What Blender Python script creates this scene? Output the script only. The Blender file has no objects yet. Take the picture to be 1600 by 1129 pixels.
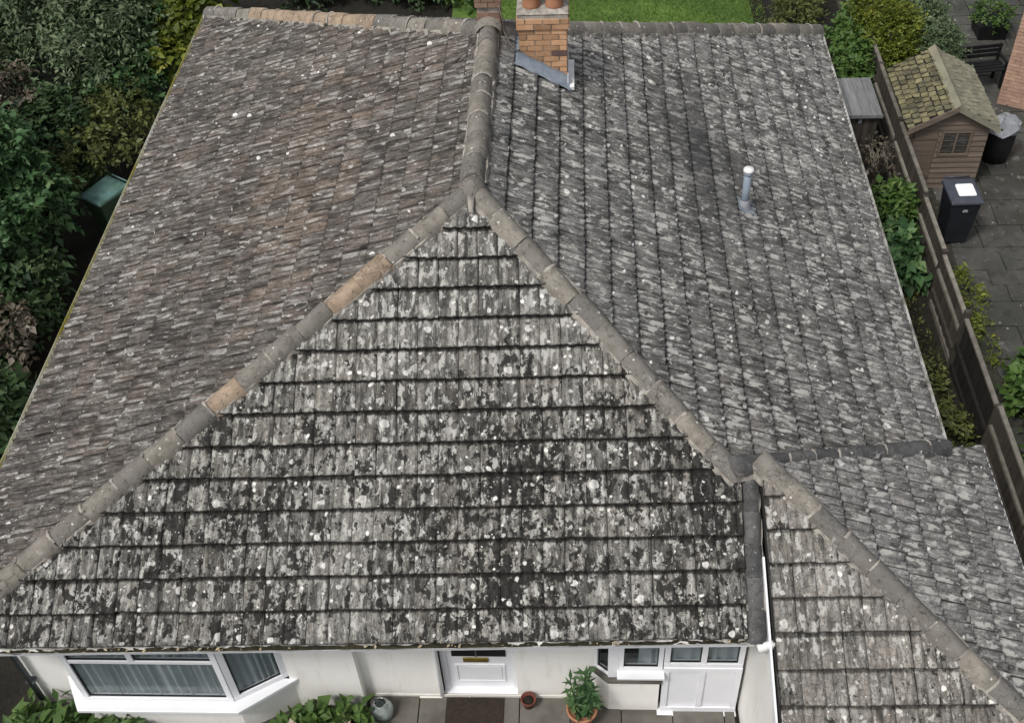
import bpy, bmesh, math, random
import numpy as np
from mathutils import Vector, Matrix
random.seed(7)
rng = np.random.default_rng(7)
S = bpy.context.scene
COL = S.collection
# ------------------------------------------------------------------ camera
cd = bpy.data.cameras.new('camera'); cam = bpy.data.objects.new('camera', cd); COL.objects.link(cam)
cR, cU, cF = (0.99834, 0.03609, -0.04494), (0.00576, 0.71332, 0.70082), (-0.05735, 0.69991, -0.71192)
CAM = Vector((1.167, -10.319, 10.194))
cam.matrix_world = Matrix(((cR[0], cU[0], -cF[0], CAM.x), (cR[1], cU[1], -cF[1], CAM.y), (cR[2], cU[2], -cF[2], CAM.z), (0, 0, 0, 1)))
cd.sensor_width = 36; cd.lens = 1771.08 / 1600 * 36; cd.clip_start = .1; cd.clip_end = 500
S.camera = cam
# ------------------------------------------------------------------ sky and sun (soft overcast light from the front left)
SUN_EL, SUN_AZ = math.radians(56), math.radians(222)     # azimuth clockwise from +y
w = bpy.data.worlds.new('World'); S.world = w; w.use_nodes = True
wt = w.node_tree; bg = wt.nodes['Background']
sky = wt.nodes.new('ShaderNodeTexSky'); sky.sky_type = 'NISHITA'; sky.sun_disc = False
sky.sun_elevation = SUN_EL; sky.sun_rotation = SUN_AZ; sky.air_density = 1.0; sky.dust_density = 4.0; sky.ozone_density = 1.0
hs = wt.nodes.new('ShaderNodeHueSaturation'); hs.inputs['Saturation'].default_value = .3
wt.links.new(sky.outputs[0], hs.inputs['Color']); wt.links.new(hs.outputs[0], bg.inputs[0]); bg.inputs[1].default_value = .09
sd = bpy.data.lights.new('sun', 'SUN'); sd.energy = 1.5; sd.angle = math.radians(10); sd.color = (1, .965, .92)
so = bpy.data.objects.new('sun', sd); COL.objects.link(so)
dirv = Vector((math.sin(SUN_AZ) * math.cos(SUN_EL), math.cos(SUN_AZ) * math.cos(SUN_EL), math.sin(SUN_EL)))
so.rotation_euler = dirv.to_track_quat('Z', 'Y').to_euler(); so.location = (-8, -12, 18)
S.view_settings.view_transform = 'Standard'; S.view_settings.look = 'None'; S.view_settings.exposure = .52; S.view_settings.gamma = 1
try: S.view_settings.use_curve_mapping = False
except Exception: pass
S.cycles.max_bounces = 6; S.cycles.transparent_max_bounces = 12

# ------------------------------------------------------------------ materials
class NT:
    def __init__(s, name):
        s.m = bpy.data.materials.new(name); s.m.use_nodes = True; s.t = s.m.node_tree
        s.b = s.t.nodes['Principled BSDF']
    def n(s, typ, ins=(), **props):
        nd = s.t.nodes.new('ShaderNode' + typ)
        for k, v in props.items(): setattr(nd, k, v)
        for k, v in (ins.items() if isinstance(ins, dict) else enumerate(ins)):
            s.set(nd.inputs[k], v)
        return nd
    def set(s, inp, v):
        if v is None: return
        if hasattr(v, 'outputs'): v = v.outputs[0]
        if hasattr(v, 'is_output'): s.t.links.new(v, inp); return
        if isinstance(v, tuple) and len(v) == 3 and len(getattr(inp, 'default_value', (0,))) == 4: v = (*v, 1)
        inp.default_value = v
    def math(s, op, a, b=0.5, clamp=False): return s.n('Math', (a, b), operation=op, use_clamp=clamp)
    def mix(s, f, a, b, blend='MIX'):
        nd = s.n('Mix', data_type='RGBA', blend_type=blend, clamp_factor=True)
        s.set(nd.inputs[0], f); s.set(nd.inputs[6], a); s.set(nd.inputs[7], b); return nd.outputs[2]
    def step(s, x, lo, hi, a=0., b=1.):
        nd = s.n('MapRange', (x, lo, hi, a, b), clamp=True, interpolation_type='SMOOTHSTEP'); return nd.outputs[0]
    def noise(s, vec, scale, detail=3, rough=.55, w=None):
        nd = s.n('TexNoise'); s.set(nd.inputs['Vector'], vec); nd.inputs['Scale'].default_value = scale
        nd.inputs['Detail'].default_value = detail; nd.inputs['Roughness'].default_value = rough; return nd.outputs[0]
    def bump(s, h, strength=.4, dist=.01):
        nd = s.n('Bump'); nd.inputs['Strength'].default_value = strength; nd.inputs['Distance'].default_value = dist
        s.set(nd.inputs['Height'], h); s.t.links.new(nd.outputs[0], s.b.inputs['Normal'])
    def color(s, c): s.set(s.b.inputs['Base Color'], c)
    def rough(s, v): s.set(s.b.inputs['Roughness'], v)
def pos(t): return t.n('NewGeometry').outputs['Position']
def objrnd(t): return t.n('ObjectInfo').outputs['Random']

def simple(name, c1, c2=None, scale=4, rough=.8, bump=.25, bscale=60, bd=.004, vary=.0, metallic=0, spec=.3, stretch=None):
    t = NT(name); p = pos(t)
    if stretch: p = t.n('Mapping', {0: p, 3: stretch}).outputs[0]
    c2 = c2 or tuple(x * .72 for x in c1)
    f = t.step(t.noise(p, scale, 5, .6), .32, .68)
    c = t.mix(f, c1, c2)
    if vary: 
        r = objrnd(t); v = t.n('MapRange', (r, 0., 1., 1 - vary, 1 + vary)).outputs[0]
        h = t.n('HueSaturation'); t.set(h.inputs['Value'], v); t.set(h.inputs['Color'], c); c = h.outputs[0]
    t.color(c); t.rough(rough); t.b.inputs['Metallic'].default_value = metallic; t.b.inputs['Specular IOR Level'].default_value = spec
    if bump: t.bump(t.noise(p, bscale, 4, .6), bump, bd)
    return t.m

def tile_mat(name, base, base2, brown, brown_amt, black, white, streak=.6, patch=None, blackz=None, stain=None, dots=1., lap_shade=.9):
    """weathered concrete tile: grey with algae blotches, crustose lichen discs and streaks running down the tile"""
    t = NT(name); P = pos(t)
    at = t.n('Attribute', attribute_name='rnd').outputs['Fac']
    rnd = t.math('FRACT', t.math('ADD', at, objrnd(t)).outputs[0]).outputs[0]
    rn2 = t.math('FRACT', t.math('MULTIPLY', rnd, 17.31)).outputs[0]
    uv = t.n('UVMap', uv_map='UVMap').outputs[0]
    sx = t.n('SeparateXYZ', (uv,)); U_, V_ = sx.outputs[0], sx.outputs[1]
    zr = t.math('MULTIPLY', rnd, 40.)
    vec = t.n('CombineXYZ', (U_, V_, zr)).outputs[0]
    stv = t.n('CombineXYZ', (U_, t.math('MULTIPLY', V_, .17), zr)).outputs[0]
    big = t.noise(P, .5, 3, .6); med = t.noise(P, 2.6, 4, .6)
    warp = t.n('VectorMath', (vec, t.n('VectorMath', (t.n('TexNoise', {'Vector': vec, 'Scale': 13., 'Detail': 3.}).outputs[1], (.06, .06, .06)), operation='MULTIPLY').outputs[0]), operation='ADD').outputs[0]
    c = t.mix(t.step(rn2, .0, 1.), base, base2)
    c = t.mix(t.step(t.noise(vec, 14, 6, .72), .38, .68, 0, .55), c, (.035, .034, .031))
    bf = t.step(t.math('ADD', t.math('MULTIPLY', rnd, .45), big), .55, 1.05, 0, brown_amt)
    if patch:
        d = t.n('VectorMath', (t.n('VectorMath', (t.n('VectorMath', (P, patch[0]), operation='SUBTRACT').outputs[0], patch[3]), operation='MULTIPLY').outputs[0],), operation='LENGTH').outputs['Value']
        pf = t.math('MULTIPLY', t.step(t.math('ADD', d, t.math('MULTIPLY', rnd, patch[1] * .8)), patch[1], patch[1] * .3), patch[2])
        bf = t.math('MAXIMUM', bf, pf)
    c = t.mix(bf, c, brown)
    dm = t.n('MapRange', (t.noise(t.n('VectorMath', (P, (4.4, 9.2, 2.1)), operation='ADD').outputs[0], 1.1, 4, .65), .3, .7, .62, 1.38)).outputs[0]
    hv = t.n('HueSaturation'); t.set(hv.inputs['Value'], dm); t.set(hv.inputs['Color'], c); c = hv.outputs[0]
    st = t.noise(stv, 34, 4, .6)                                    # fine streaks down the tile
    sb = t.noise(t.n('VectorMath', (stv, (5.3, 1.7, 9.1)), operation='ADD').outputs[0], 15, 3, .55)    # broad bars, light and shade of the rolls put into the colour
    c = t.mix(t.step(sb, .53, .66, 0, streak), c, (.028, .027, .025))
    c = t.mix(t.step(sb, .46, .34, 0, streak * .85), c, (.38, .37, .345))
    c = t.mix(t.step(st, .54, .70, 0, streak), c, (.02, .02, .019))
    c = t.mix(t.step(st, .43, .3, 0, streak * .8), c, (.42, .41, .38))
    vor = t.n('TexVoronoi', {'Vector': warp, 'Scale': 15.}, feature='DISTANCE_TO_EDGE').outputs['Distance']
    c = t.mix(t.step(vor, .06, .0, 0, .6), c, (.025, .025, .024))
    # pale grey lichen sheets
    pl = t.noise(t.n('VectorMath', (t.n('VectorMath', (warp, (1., .42, 1.)), operation='MULTIPLY').outputs[0], (3.1, 7.7, 1.3)), operation='ADD').outputs[0], 15, 4, .6)
    pw = t.math('ADD', pl, t.math('MULTIPLY', t.math('SUBTRACT', med, .5), .35))
    c = t.mix(t.step(pw, .67 - white * .13, .72 - white * .13, 0, .76), c, (.46, .455, .425))
    # black algae blotches
    bl = t.noise(t.n('VectorMath', (warp, (1., .6, 1.)), operation='MULTIPLY').outputs[0], 11.5, 4, .6)
    k_ = t.math('ADD', t.math('MULTIPLY', t.math('SUBTRACT', med, .5), .42), t.math('MULTIPLY', t.math('SUBTRACT', big, .5), .35))
    if blackz: k_ = t.math('ADD', k_, t.step(t.n('SeparateXYZ', (P,)).outputs[2], blackz[0], blackz[1], 0, -.15))
    bb_ = t.math('ADD', bl, k_)
    c = t.mix(t.step(bb_, .715 - black * .22, .765 - black * .22, 0, .93), c, t.mix(t.noise(vec, 70, 3), (.010, .010, .0095), (.035, .034, .031)))
    b2 = t.noise(t.n('VectorMath', (warp, (1.1, 2.7, 6.3)), operation='ADD').outputs[0], 26, 3, .6)
    c = t.mix(t.step(t.math('ADD', b2, t.math('MULTIPLY', k_, .8)), .73 - black * .16, .78 - black * .16, 0, .85), c, (.014, .014, .013))
    # round white lichen discs, three sizes
    for sc, rad, pr in ((7.5, .40, 1 - (.05 + .17 * white) * dots), (15., .40, 1 - (.07 + .16 * white) * dots), (40., .34, 1 - (.03 + .05 * white) * dots)):
        v = t.n('TexVoronoi', {'Vector': warp, 'Scale': sc}); v2 = t.n('SeparateColor', (v.outputs['Color'],))
        r2 = t.math('MULTIPLY', v2.outputs[1], rad)
        disc = t.step(t.math('SUBTRACT', v.outputs['Distance'], r2), .03, -.03)
        f = t.math('MULTIPLY', disc, t.step(v2.outputs[0], pr, pr + .02))
        c = t.mix(t.math('MULTIPLY', f, t.n('MapRange', (v2.outputs[2], 0., 1., .55, .97)).outputs[0]), c, (.72, .71, .67))
    if stain:
        d = t.n('VectorMath', (t.n('VectorMath', (t.n('VectorMath', (P, stain[0]), operation='SUBTRACT').outputs[0], stain[1]), operation='MULTIPLY').outputs[0],), operation='LENGTH').outputs['Value']
        c = t.mix(t.step(t.math('ADD', d, t.math('MULTIPLY', t.math('SUBTRACT', med, .5), 1.6)), 1.5, .2, 0, .72), c, (.045, .045, .046))
    # dirt in the side joint; course shadow painted across exposed head and very tail
    c = t.mix(t.step(t.math('ADD', V_, t.math('MULTIPLY', st, .05)), .325, .352, 0, lap_shade), c, (.014, .0135, .012))
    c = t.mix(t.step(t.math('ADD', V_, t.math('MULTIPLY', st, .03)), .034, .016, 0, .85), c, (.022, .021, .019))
    c = t.mix(t.step(U_, .009, .003, 0, .45), c, (.02, .02, .018))
    t.color(c); t.rough(.92); t.b.inputs['Specular IOR Level'].default_value = .2
    h = t.math('ADD', t.math('ADD', t.noise(vec, 60, 5, .7), t.math('MULTIPLY', st, 1.2)), t.math('MULTIPLY', sb, 1.5))
    t.bump(h, .8, .008)
    return t.m

M = {}
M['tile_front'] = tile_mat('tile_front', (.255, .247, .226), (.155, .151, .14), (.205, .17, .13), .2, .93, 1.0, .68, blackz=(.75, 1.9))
M['tile_left'] = tile_mat('tile_left', (.122, .109, .099), (.148, .135, .123), (.205, .152, .115), .28, .0, .32, .78, patch=((-2.45, 2.0, 1.38), 2.4, .6, (1.1, .42, 1.)), dots=.3, lap_shade=.6)
M['tile_right'] = tile_mat('tile_right', (.215, .212, .208), (.16, .158, .155), (.2, .17, .145), .2, .06, .95, .72, stain=((2.9, 2.95, .76), (1.3, .6, 1.)), dots=.45, lap_shade=.45)
M['tile_ext_front'] = tile_mat('tile_ext_front', (.265, .25, .226), (.205, .196, .18), (.22, .185, .152), .35, .40, .85, .55, lap_shade=.7)
M['tile_ext_right'] = tile_mat('tile_ext_right', (.265, .26, .254), (.205, .202, .198), (.22, .19, .16), .15, .02, .95, .66, dots=.45, lap_shade=.5)
M['tile_edge'] = simple('tile_edge', (.022, .021, .019), (.012, .012, .011), 20, .95)  # near black: shadow line under each course put into the edge colour
M['underlay'] = simple('underlay', (.02, .02, .02))

def ridge_mat(name, c1, c2, lich=.5):
    t = NT(name); P = pos(t); r = objrnd(t)
    v = t.n('VectorMath', (P, t.n('CombineXYZ', (t.math('MULTIPLY', r, 9.), t.math('MULTIPLY', r, 17.), 0.)).outputs[0]), operation='ADD').outputs[0]
    c = t.mix(r, c1, c2)
    c = t.mix(t.step(t.noise(v, 5, 5, .65), .35, .68, 0, .75), c, tuple(x * .5 for x in c1))
    c = t.mix(t.step(t.noise(v, 22, 5, .65), .56, .7, 0, .6), c, (.03, .03, .028))
    c = t.mix(t.step(t.noise(v, 15, 4, .65), .62, .67, 0, lich), c, (.42, .41, .37))
    vo = t.n('TexVoronoi', {'Vector': v, 'Scale': 16.}); vc = t.n('SeparateColor', (vo.outputs['Color'],))
    f = t.math('MULTIPLY', t.step(vo.outputs['Distance'], .25, .2), t.step(vc.outputs[0], .93, .94))
    c = t.mix(f, c, (.6, .58, .54))
    vw = t.n('VectorMath', (v, t.n('VectorMath', (t.n('TexNoise', {'Vector': v, 'Scale': 9., 'Detail': 3.}).outputs[1], (.12, .12, .12)), operation='MULTIPLY').outputs[0]), operation='ADD').outputs[0]
    cr = t.n('TexVoronoi', {'Vector': vw, 'Scale': 9.}, feature='DISTANCE_TO_EDGE').outputs['Distance']
    c = t.mix(t.math('MULTIPLY', t.step(cr, .035, .0, 0, .75), t.step(t.noise(v, 3, 2), .45, .6)), c, (.03, .028, .025))
    c = t.mix(t.step(t.noise(vw, 7, 5, .7), .56, .72, 0, .7), c, (.05, .048, .043))
    t.color(c); t.rough(.9); t.b.inputs['Specular IOR Level'].default_value = .2
    t.bump(t.noise(v, 45, 6, .7), .6, .006); return t.m
M['ridge'] = ridge_mat('ridge_concrete', (.275, .252, .215), (.15, .145, .138))
M['ridge_tan'] = ridge_mat('ridge_terracotta_tan', (.40, .305, .22), (.33, .26, .195), .35)
M['ridge_dark'] = ridge_mat('ridge_dark', (.085, .085, .086), (.14, .138, .136), .5)
M['mortar'] = simple('mortar', (.40, .37, .325), (.19, .178, .16), 9, .95, .6, 50, .006)
def render_mat():
    t = NT('wall_render'); p = pos(t); sp = t.n('Mapping', {0: p, 3: (2.2, 2.2, .35)}).outputs[0]
    c = t.mix(t.step(t.noise(p, 1.6, 5, .6), .3, .7), (.87, .86, .825), (.83, .815, .77))
    c = t.mix(t.step(t.noise(sp, 3.5, 5, .65), .52, .78, 0, .4), c, (.55, .52, .44))
    c = t.mix(t.step(t.n('SeparateXYZ', (p,)).outputs[2], -2.25, -2.5, 0, .5), c, t.mix(t.noise(p, 12, 4), (.75, .73, .66), (.36, .34, .28)))
    t.color(c); t.rough(.85); t.bump(t.noise(p, 110, 5, .7), .35, .003); return t.m
M['render'] = render_mat()
M['upvc'] = simple('white_upvc', (.82, .83, .85), (.76, .77, .80), 2, .35, 0, spec=.45)
M['gutter_green'] = simple('algae_stained_upvc', (.75, .75, .70), (.42, .38, .10), 1.1, .5, .2)
M['upvc_dirty'] = simple('weathered_upvc', (.74, .74, .72), (.20, .19, .16), 3.2, .5, .2)
M['lead'] = simple('lead', (.30, .34, .39), (.21, .25, .30), 8, .5, .3, 30, .004, metallic=.35)
M['pipe'] = simple('grey_pipe', (.27, .32, .38), (.22, .27, .33), 6, .45, .05)
M['cap_white'] = simple('white_cap', (.82, .82, .82), (.7, .7, .7), 9, .45, .05)
M['dark_metal'] = simple('dark_downpipe', (.10, .11, .12), (.07, .08, .085), 5, .5, .1)
M['brick'] = simple('chimney_brick', (.50, .305, .18), (.41, .235, .13), 9, .9, .5, 80, .005, vary=.35)
M['brick_dark'] = simple('burnt_brick', (.17, .10, .085), (.12, .075, .07), 9, .9, .5, 80, .005, vary=.3)
M['brick_old'] = simple('old_brick', (.26, .17, .12), (.19, .125, .095), 9, .9, .5, 80, .005, vary=.3)
M['brick_pink'] = simple('neighbour_brick', (.46, .30, .22), (.37, .235, .175), 5, .9, .5, 80, .005, vary=.14)
M['terracotta'] = simple('terracotta', (.42, .205, .115), (.33, .155, .09), 8, .85, .3, 50, .004)
M['soil'] = simple('soil', (.022, .019, .014), (.012, .0115, .009), 3, .95, .8, 14, .05)
M['moss_wood'] = simple('mossy_shingle', (.20, .18, .095), (.085, .08, .055), 6, .95, .5, 40, .006, vary=.35)
M['grey_shingle'] = simple('weathered_shingle', (.235, .225, .165), (.165, .16, .12), 4, .95, .5, 40, .006, vary=.18)
M['shed_wood'] = simple('shed_boards', (.165, .128, .10), (.11, .088, .072), 3, .85, .4, 30, .004, vary=.15, stretch=(.4, 3, 5))
M['grey_wood'] = simple('silver_grey_wood', (.22, .225, .225), (.15, .155, .155), 5, .85, .4, 40, .004, vary=.12, stretch=(5, .5, 5))
M['fence_wood'] = simple('fence_boards', (.068, .058, .048), (.040, .035, .029), 3, .9, .4, 30, .004, vary=.18, stretch=(4, 4, .5))
M['fence_black'] = simple('black_fence_boards', (.018, .0165, .014), (.011, .01, .009), 3, .85, .3, 30, .004, vary=.2, stretch=(4, 4, .5))
M['fence_rail'] = simple('fence_rail_wood', (.21, .195, .165), (.13, .12, .10), 6, .9, .4, 30, .004, vary=.2)
M['bin_black'] = simple('bin_plastic', (.012, .013, .017), (.018, .02, .025), 5, .45, .05)
M['bin_lid'] = simple('bin_lid_plastic', (.06, .065, .085), (.05, .055, .07), 5, .45, .05)
M['label_white'] = simple('white_label', (.85, .86, .86), (.8, .8, .8), 9, .5, 0)
M['green_plastic'] = simple('green_plastic', (.03, .055, .03), (.02, .04, .022), 4, .5, .05)
M['teal_plastic'] = simple('teal_plastic', (.12, .22, .21), (.08, .155, .12), 4, .5, .1)
def slab_mat():
    t = NT('paving_slab'); p = pos(t); r = objrnd(t)
    c = t.mix(r, (.088, .085, .078), (.062, .062, .056))
    c = t.mix(t.step(t.noise(p, .9, 5, .65), .38, .62, 0, .85), c, (.034, .035, .029))
    c = t.mix(t.step(t.noise(p, 5.5, 6, .7), .52, .68, 0, .8), c, (.025, .027, .020))
    c = t.mix(t.step(t.noise(t.n('VectorMath', (p, (7., 3., 0.)), operation='ADD').outputs[0], 3.8, 6, .75), .57, .68, 0, .7), c, (.17, .165, .15))
    v = t.n('TexVoronoi', {'Vector': p, 'Scale': 11.}); vc = t.n('SeparateColor', (v.outputs['Color'],))
    c = t.mix(t.math('MULTIPLY', t.step(v.outputs['Distance'], .22, .15), t.step(vc.outputs[0], .93, .94)), c, (.30, .29, .26))
    t.color(c); t.n('Value'); t.rough(t.step(t.noise(p, 1.3, 4), .35, .7, .55, .95)); t.bump(t.noise(p, 22, 6, .7), .6, .01); return t.m
M['slab'] = slab_mat()
M['patio_joint'] = simple('patio_joint', (.045, .045, .035), (.03, .032, .022), 6, .95, .5)
M['slab_front'] = simple('front_slab', (.15, .14, .122), (.085, .079, .068), 2.2, .9, .4, 30, .004, vary=.08)
M['mat'] = simple('coir', (.045, .033, .024), (.03, .022, .017), 30, .98, .9, 200, .01)
M['black'] = simple('black_rubber', (.012, .012, .013), None, 5, .6, .1)
M['brass'] = simple('brass', (.45, .33, .09), (.30, .22, .06), 8, .35, .1, metallic=.8)
M['interior'] = simple('interior_dark', (.05, .055, .06))
M['curtain'] = simple('net_curtain', (.80, .84, .85), (.72, .76, .77), 3, .9, .2, 90, .002)
M['red_clay'] = simple('red_clay', (.17, .05, .035), (.08, .03, .022), 9, .8, .3)
M['bark'] = simple('bark', (.10, .082, .062), (.05, .042, .034), 8, .95, .8, 25, .02)
M['bark_pale'] = simple('pale_twig', (.27, .24, .19), (.16, .14, .11), 8, .95, .5, 25, .01)
M['moss'] = simple('moss', (.055, .075, .02), (.03, .045, .014), 9, .98, .9, 40, .02)
M['debris'] = simple('gutter_debris', (.05, .045, .025), (.022, .02, .013), 12, .98, .9, 50, .02)
M['leaf_litter'] = simple('dead_leaf', (.45, .36, .2), (.5, .46, .36), 20, .9, .2, vary=.3)
M['grey_sheet'] = simple('grey_tarpaulin', (.28, .29, .31), (.2, .21, .23), 6, .6, .3)
def glass_mat():
    t = NT('window_glass'); t.color((.02, .025, .03)); t.rough(.05); t.b.inputs['Specular IOR Level'].default_value = .6
    tr = t.n('BsdfTransparent'); tr.inputs[0].default_value = (.93, .955, .96, 1)
    mx = t.n('MixShader'); mx.inputs[0].default_value = .24
    t.t.links.new(tr.outputs[0], mx.inputs[1]); t.t.links.new(t.b.outputs[0], mx.inputs[2])
    t.t.links.new(mx.outputs[0], t.t.nodes['Material Output'].inputs[0]); return t.m
M['glass'] = glass_mat()
def clear_glass():
    t = NT('clear_glass'); t.color((.75, .82, .80)); t.rough(.08); t.b.inputs['Transmission Weight'].default_value = .7; return t.m
M['clear_glass'] = clear_glass()
def leaf_mat(name, c1, c2, c3=None, trans=.25, rough=.55):
    t = NT(name); a = t.n('Attribute', attribute_name='tone').outputs['Fac']
    c = t.mix(t.step(a, 0., .75), c1, c2)
    if c3: c = t.mix(t.step(a, .82, .95), c, c3)
    t.color(c); t.rough(rough); t.b.inputs['Specular IOR Level'].default_value = .35
    tl = t.n('BsdfTranslucent'); t.set(tl.inputs[0], c)
    mx = t.n('MixShader'); mx.inputs[0].default_value = trans
    t.t.links.new(t.b.outputs[0], mx.inputs[1]); t.t.links.new(tl.outputs[0], mx.inputs[2])
    t.t.links.new(mx.outputs[0], t.t.nodes['Material Output'].inputs[0]); return t.m
M['lf_blue'] = leaf_mat('leaf_bluegreen', (.040, .072, .034), (.13, .18, .092), (.28, .33, .21))
M['lf_dark'] = leaf_mat('leaf_dark', (.016, .038, .015), (.055, .10, .036), (.10, .15, .06))
M['lf_mid'] = leaf_mat('leaf_mid', (.028, .07, .026), (.082, .165, .062), (.16, .25, .10))
M['lf_yel'] = leaf_mat('leaf_yellowgreen', (.055, .085, .010), (.145, .18, .022), (.28, .29, .05))
M['lf_olive'] = leaf_mat('leaf_olive', (.055, .070, .02), (.125, .145, .04), (.20, .21, .07))
M['lf_brown'] = leaf_mat('leaf_brown', (.075, .064, .046), (.15, .125, .092), (.28, .25, .20))
M['lf_bright'] = leaf_mat('leaf_bright', (.040, .085, .018), (.085, .155, .034), (.16, .225, .065))
M['lf_grass'] = leaf_mat('grass_blade', (.075, .14, .024), (.135, .225, .042), (.19, .27, .07))
M['lawn'] = simple('lawn_turf', (.12, .20, .04), (.07, .125, .026), 1.2, .95, .8, 70, .02)
M['flower'] = leaf_mat('petal', (.5, .38, .28), (.55, .46, .38), (.3, .2, .15))

# ------------------------------------------------------------------ mesh helpers
class MB:
    def __init__(s): s.v = []; s.f = []; s.m = []; s.sm = []
    def add(s, vs, fs, mi=0, smooth=False):
        o = len(s.v); s.v += [tuple(v) for v in vs]
        for f in fs: s.f.append(tuple(i + o for i in f)); s.m.append(mi); s.sm.append(smooth)
        return s
    def box(s, x0, x1, y0, y1, z0, z1, mi=0, mat=None):
        vs = [Vector(p) for p in ((x0,y0,z0),(x1,y0,z0),(x1,y1,z0),(x0,y1,z0),(x0,y0,z1),(x1,y0,z1),(x1,y1,z1),(x0,y1,z1))]
        if mat is not None: vs = [mat @ v for v in vs]
        return s.add(vs, ((0,3,2,1),(4,5,6,7),(0,1,5,4),(1,2,6,5),(2,3,7,6),(3,0,4,7)), mi)
    def prism(s, poly, z0, z1, mi=0):           # poly: xy counter-clockwise
        n = len(poly); vs = [(x, y, z0) for x, y in poly] + [(x, y, z1) for x, y in poly]
        fs = [tuple(range(n - 1, -1, -1)), tuple(range(n, 2 * n))] + [(i, (i + 1) % n, (i + 1) % n + n, i + n) for i in range(n)]
        return s.add(vs, fs, mi)
    def tube(s, pts, rad, n=7, mi=0, cap=True):
        pts = [Vector(p) for p in pts]; k = len(pts); rad = rad if hasattr(rad, '__len__') else [rad] * k
        vs = []
        for i, p in enumerate(pts):
            d = (pts[min(i + 1, k - 1)] - pts[max(i - 1, 0)]).normalized()
            a = d.cross(Vector((0, 0, 1)) if abs(d.z) < .9 else Vector((1, 0, 0))).normalized(); b = d.cross(a)
            for j in range(n):
                t = 2 * math.pi * j / n; vs.append(p + (a * math.cos(t) + b * math.sin(t)) * rad[i])
        fs = [(i*n+j, i*n+(j+1)%n, (i+1)*n+(j+1)%n, (i+1)*n+j) for i in range(k-1) for j in range(n)]
        if cap: fs += [tuple(range(n)), tuple(range((k-1)*n + n - 1, (k-1)*n - 1, -1))]
        return s.add(vs, fs, mi, True)
    def lathe(s, prof, c=(0,0,0), n=20, mi=0):
        vs = [(c[0] + r*math.cos(2*math.pi*j/n), c[1] + r*math.sin(2*math.pi*j/n), c[2] + z) for r, z in prof for j in range(n)]
        fs = [(i*n+j, i*n+(j+1)%n, (i+1)*n+(j+1)%n, (i+1)*n+j) for i in range(len(prof)-1) for j in range(n)]
        return s.add(vs, fs, mi, True)
    def build(s, name, mats, parent=None, bevel=0):
        me = bpy.data.meshes.new(name); me.from_pydata(s.v, [], s.f); 
        for m in (mats if isinstance(mats, (list, tuple)) else [mats]): me.materials.append(M[m] if isinstance(m, str) else m)
        me.polygons.foreach_set('material_index', s.m); me.polygons.foreach_set('use_smooth', s.sm)
        me.update()
        bm = bmesh.new(); bm.from_mesh(me); bmesh.ops.recalc_face_normals(bm, faces=bm.faces); bm.to_mesh(me); bm.free()
        o = bpy.data.objects.new(name, me); COL.objects.link(o); o.parent = parent
        if bevel:
            b = o.modifiers.new('b', 'BEVEL'); b.width = bevel; b.segments = 2; b.limit_method = 'ANGLE'
        return o
def tag(o, label=None, cat=None, group=None, kind=None):
    for k, v in (('label', label), ('category', cat), ('group', group), ('kind', kind)):
        if v: o[k] = v
    return o
def empty(name, loc, label, cat, group=None, rz=0):
    o = bpy.data.objects.new(name, None); COL.objects.link(o); o.location = loc; o.rotation_euler.z = rz; o.empty_display_size = .2
    return tag(o, label, cat, group)
def box(name, dims, mat, parent=None, bevel=0, M4=None): return MB().box(*dims, mat=M4).build(name, mat, parent, bevel)
def inst(src, name, mw, parent):
    o = bpy.data.objects.new(name, src); COL.objects.link(o); o.parent = parent; o.matrix_basis = mw; return o

# ------------------------------------------------------------------ ground and setting
GF, GR = -2.5, -3.0
def gz(x): t = min(max((x - 3.2) / 2.2, 0), 1); return GF + (GR - GF) * t * t * (3 - 2 * t)
xs = [-120, -60, -30] + [-20 + .8 * i for i in range(51)] + [30, 60, 120]; ys = [-120, -60, -30, -14] + [-8 + 1.2 * i for i in range(23)] + [30, 60, 120, 200]
g = MB(); nx = len(xs)
g.add([(x, y, gz(x) + (random.uniform(-.02, .02) if -14 < x < 14 else 0)) for y in ys for x in xs], [(j*nx+i, j*nx+i+1, (j+1)*nx+i+1, (j+1)*nx+i) for j in range(len(ys)-1) for i in range(nx-1)], 0, True)
tag(g.build('ground', 'soil'), kind='structure')
lx = [-1.6 + .4 * i for i in range(18)]; lg = MB(); ly = [10.2, 12, 14, 16, 20, 26]; n = len(lx)
lg.add([(x, y, gz(x) + .045) for y in ly for x in lx], [(j*n+i, j*n+i+1, (j+1)*n+i+1, (j+1)*n+i) for j in range(len(ly)-1) for i in range(n-1)], 0, True)
tag(lg.build('lawn', 'lawn'), kind='structure')

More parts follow.
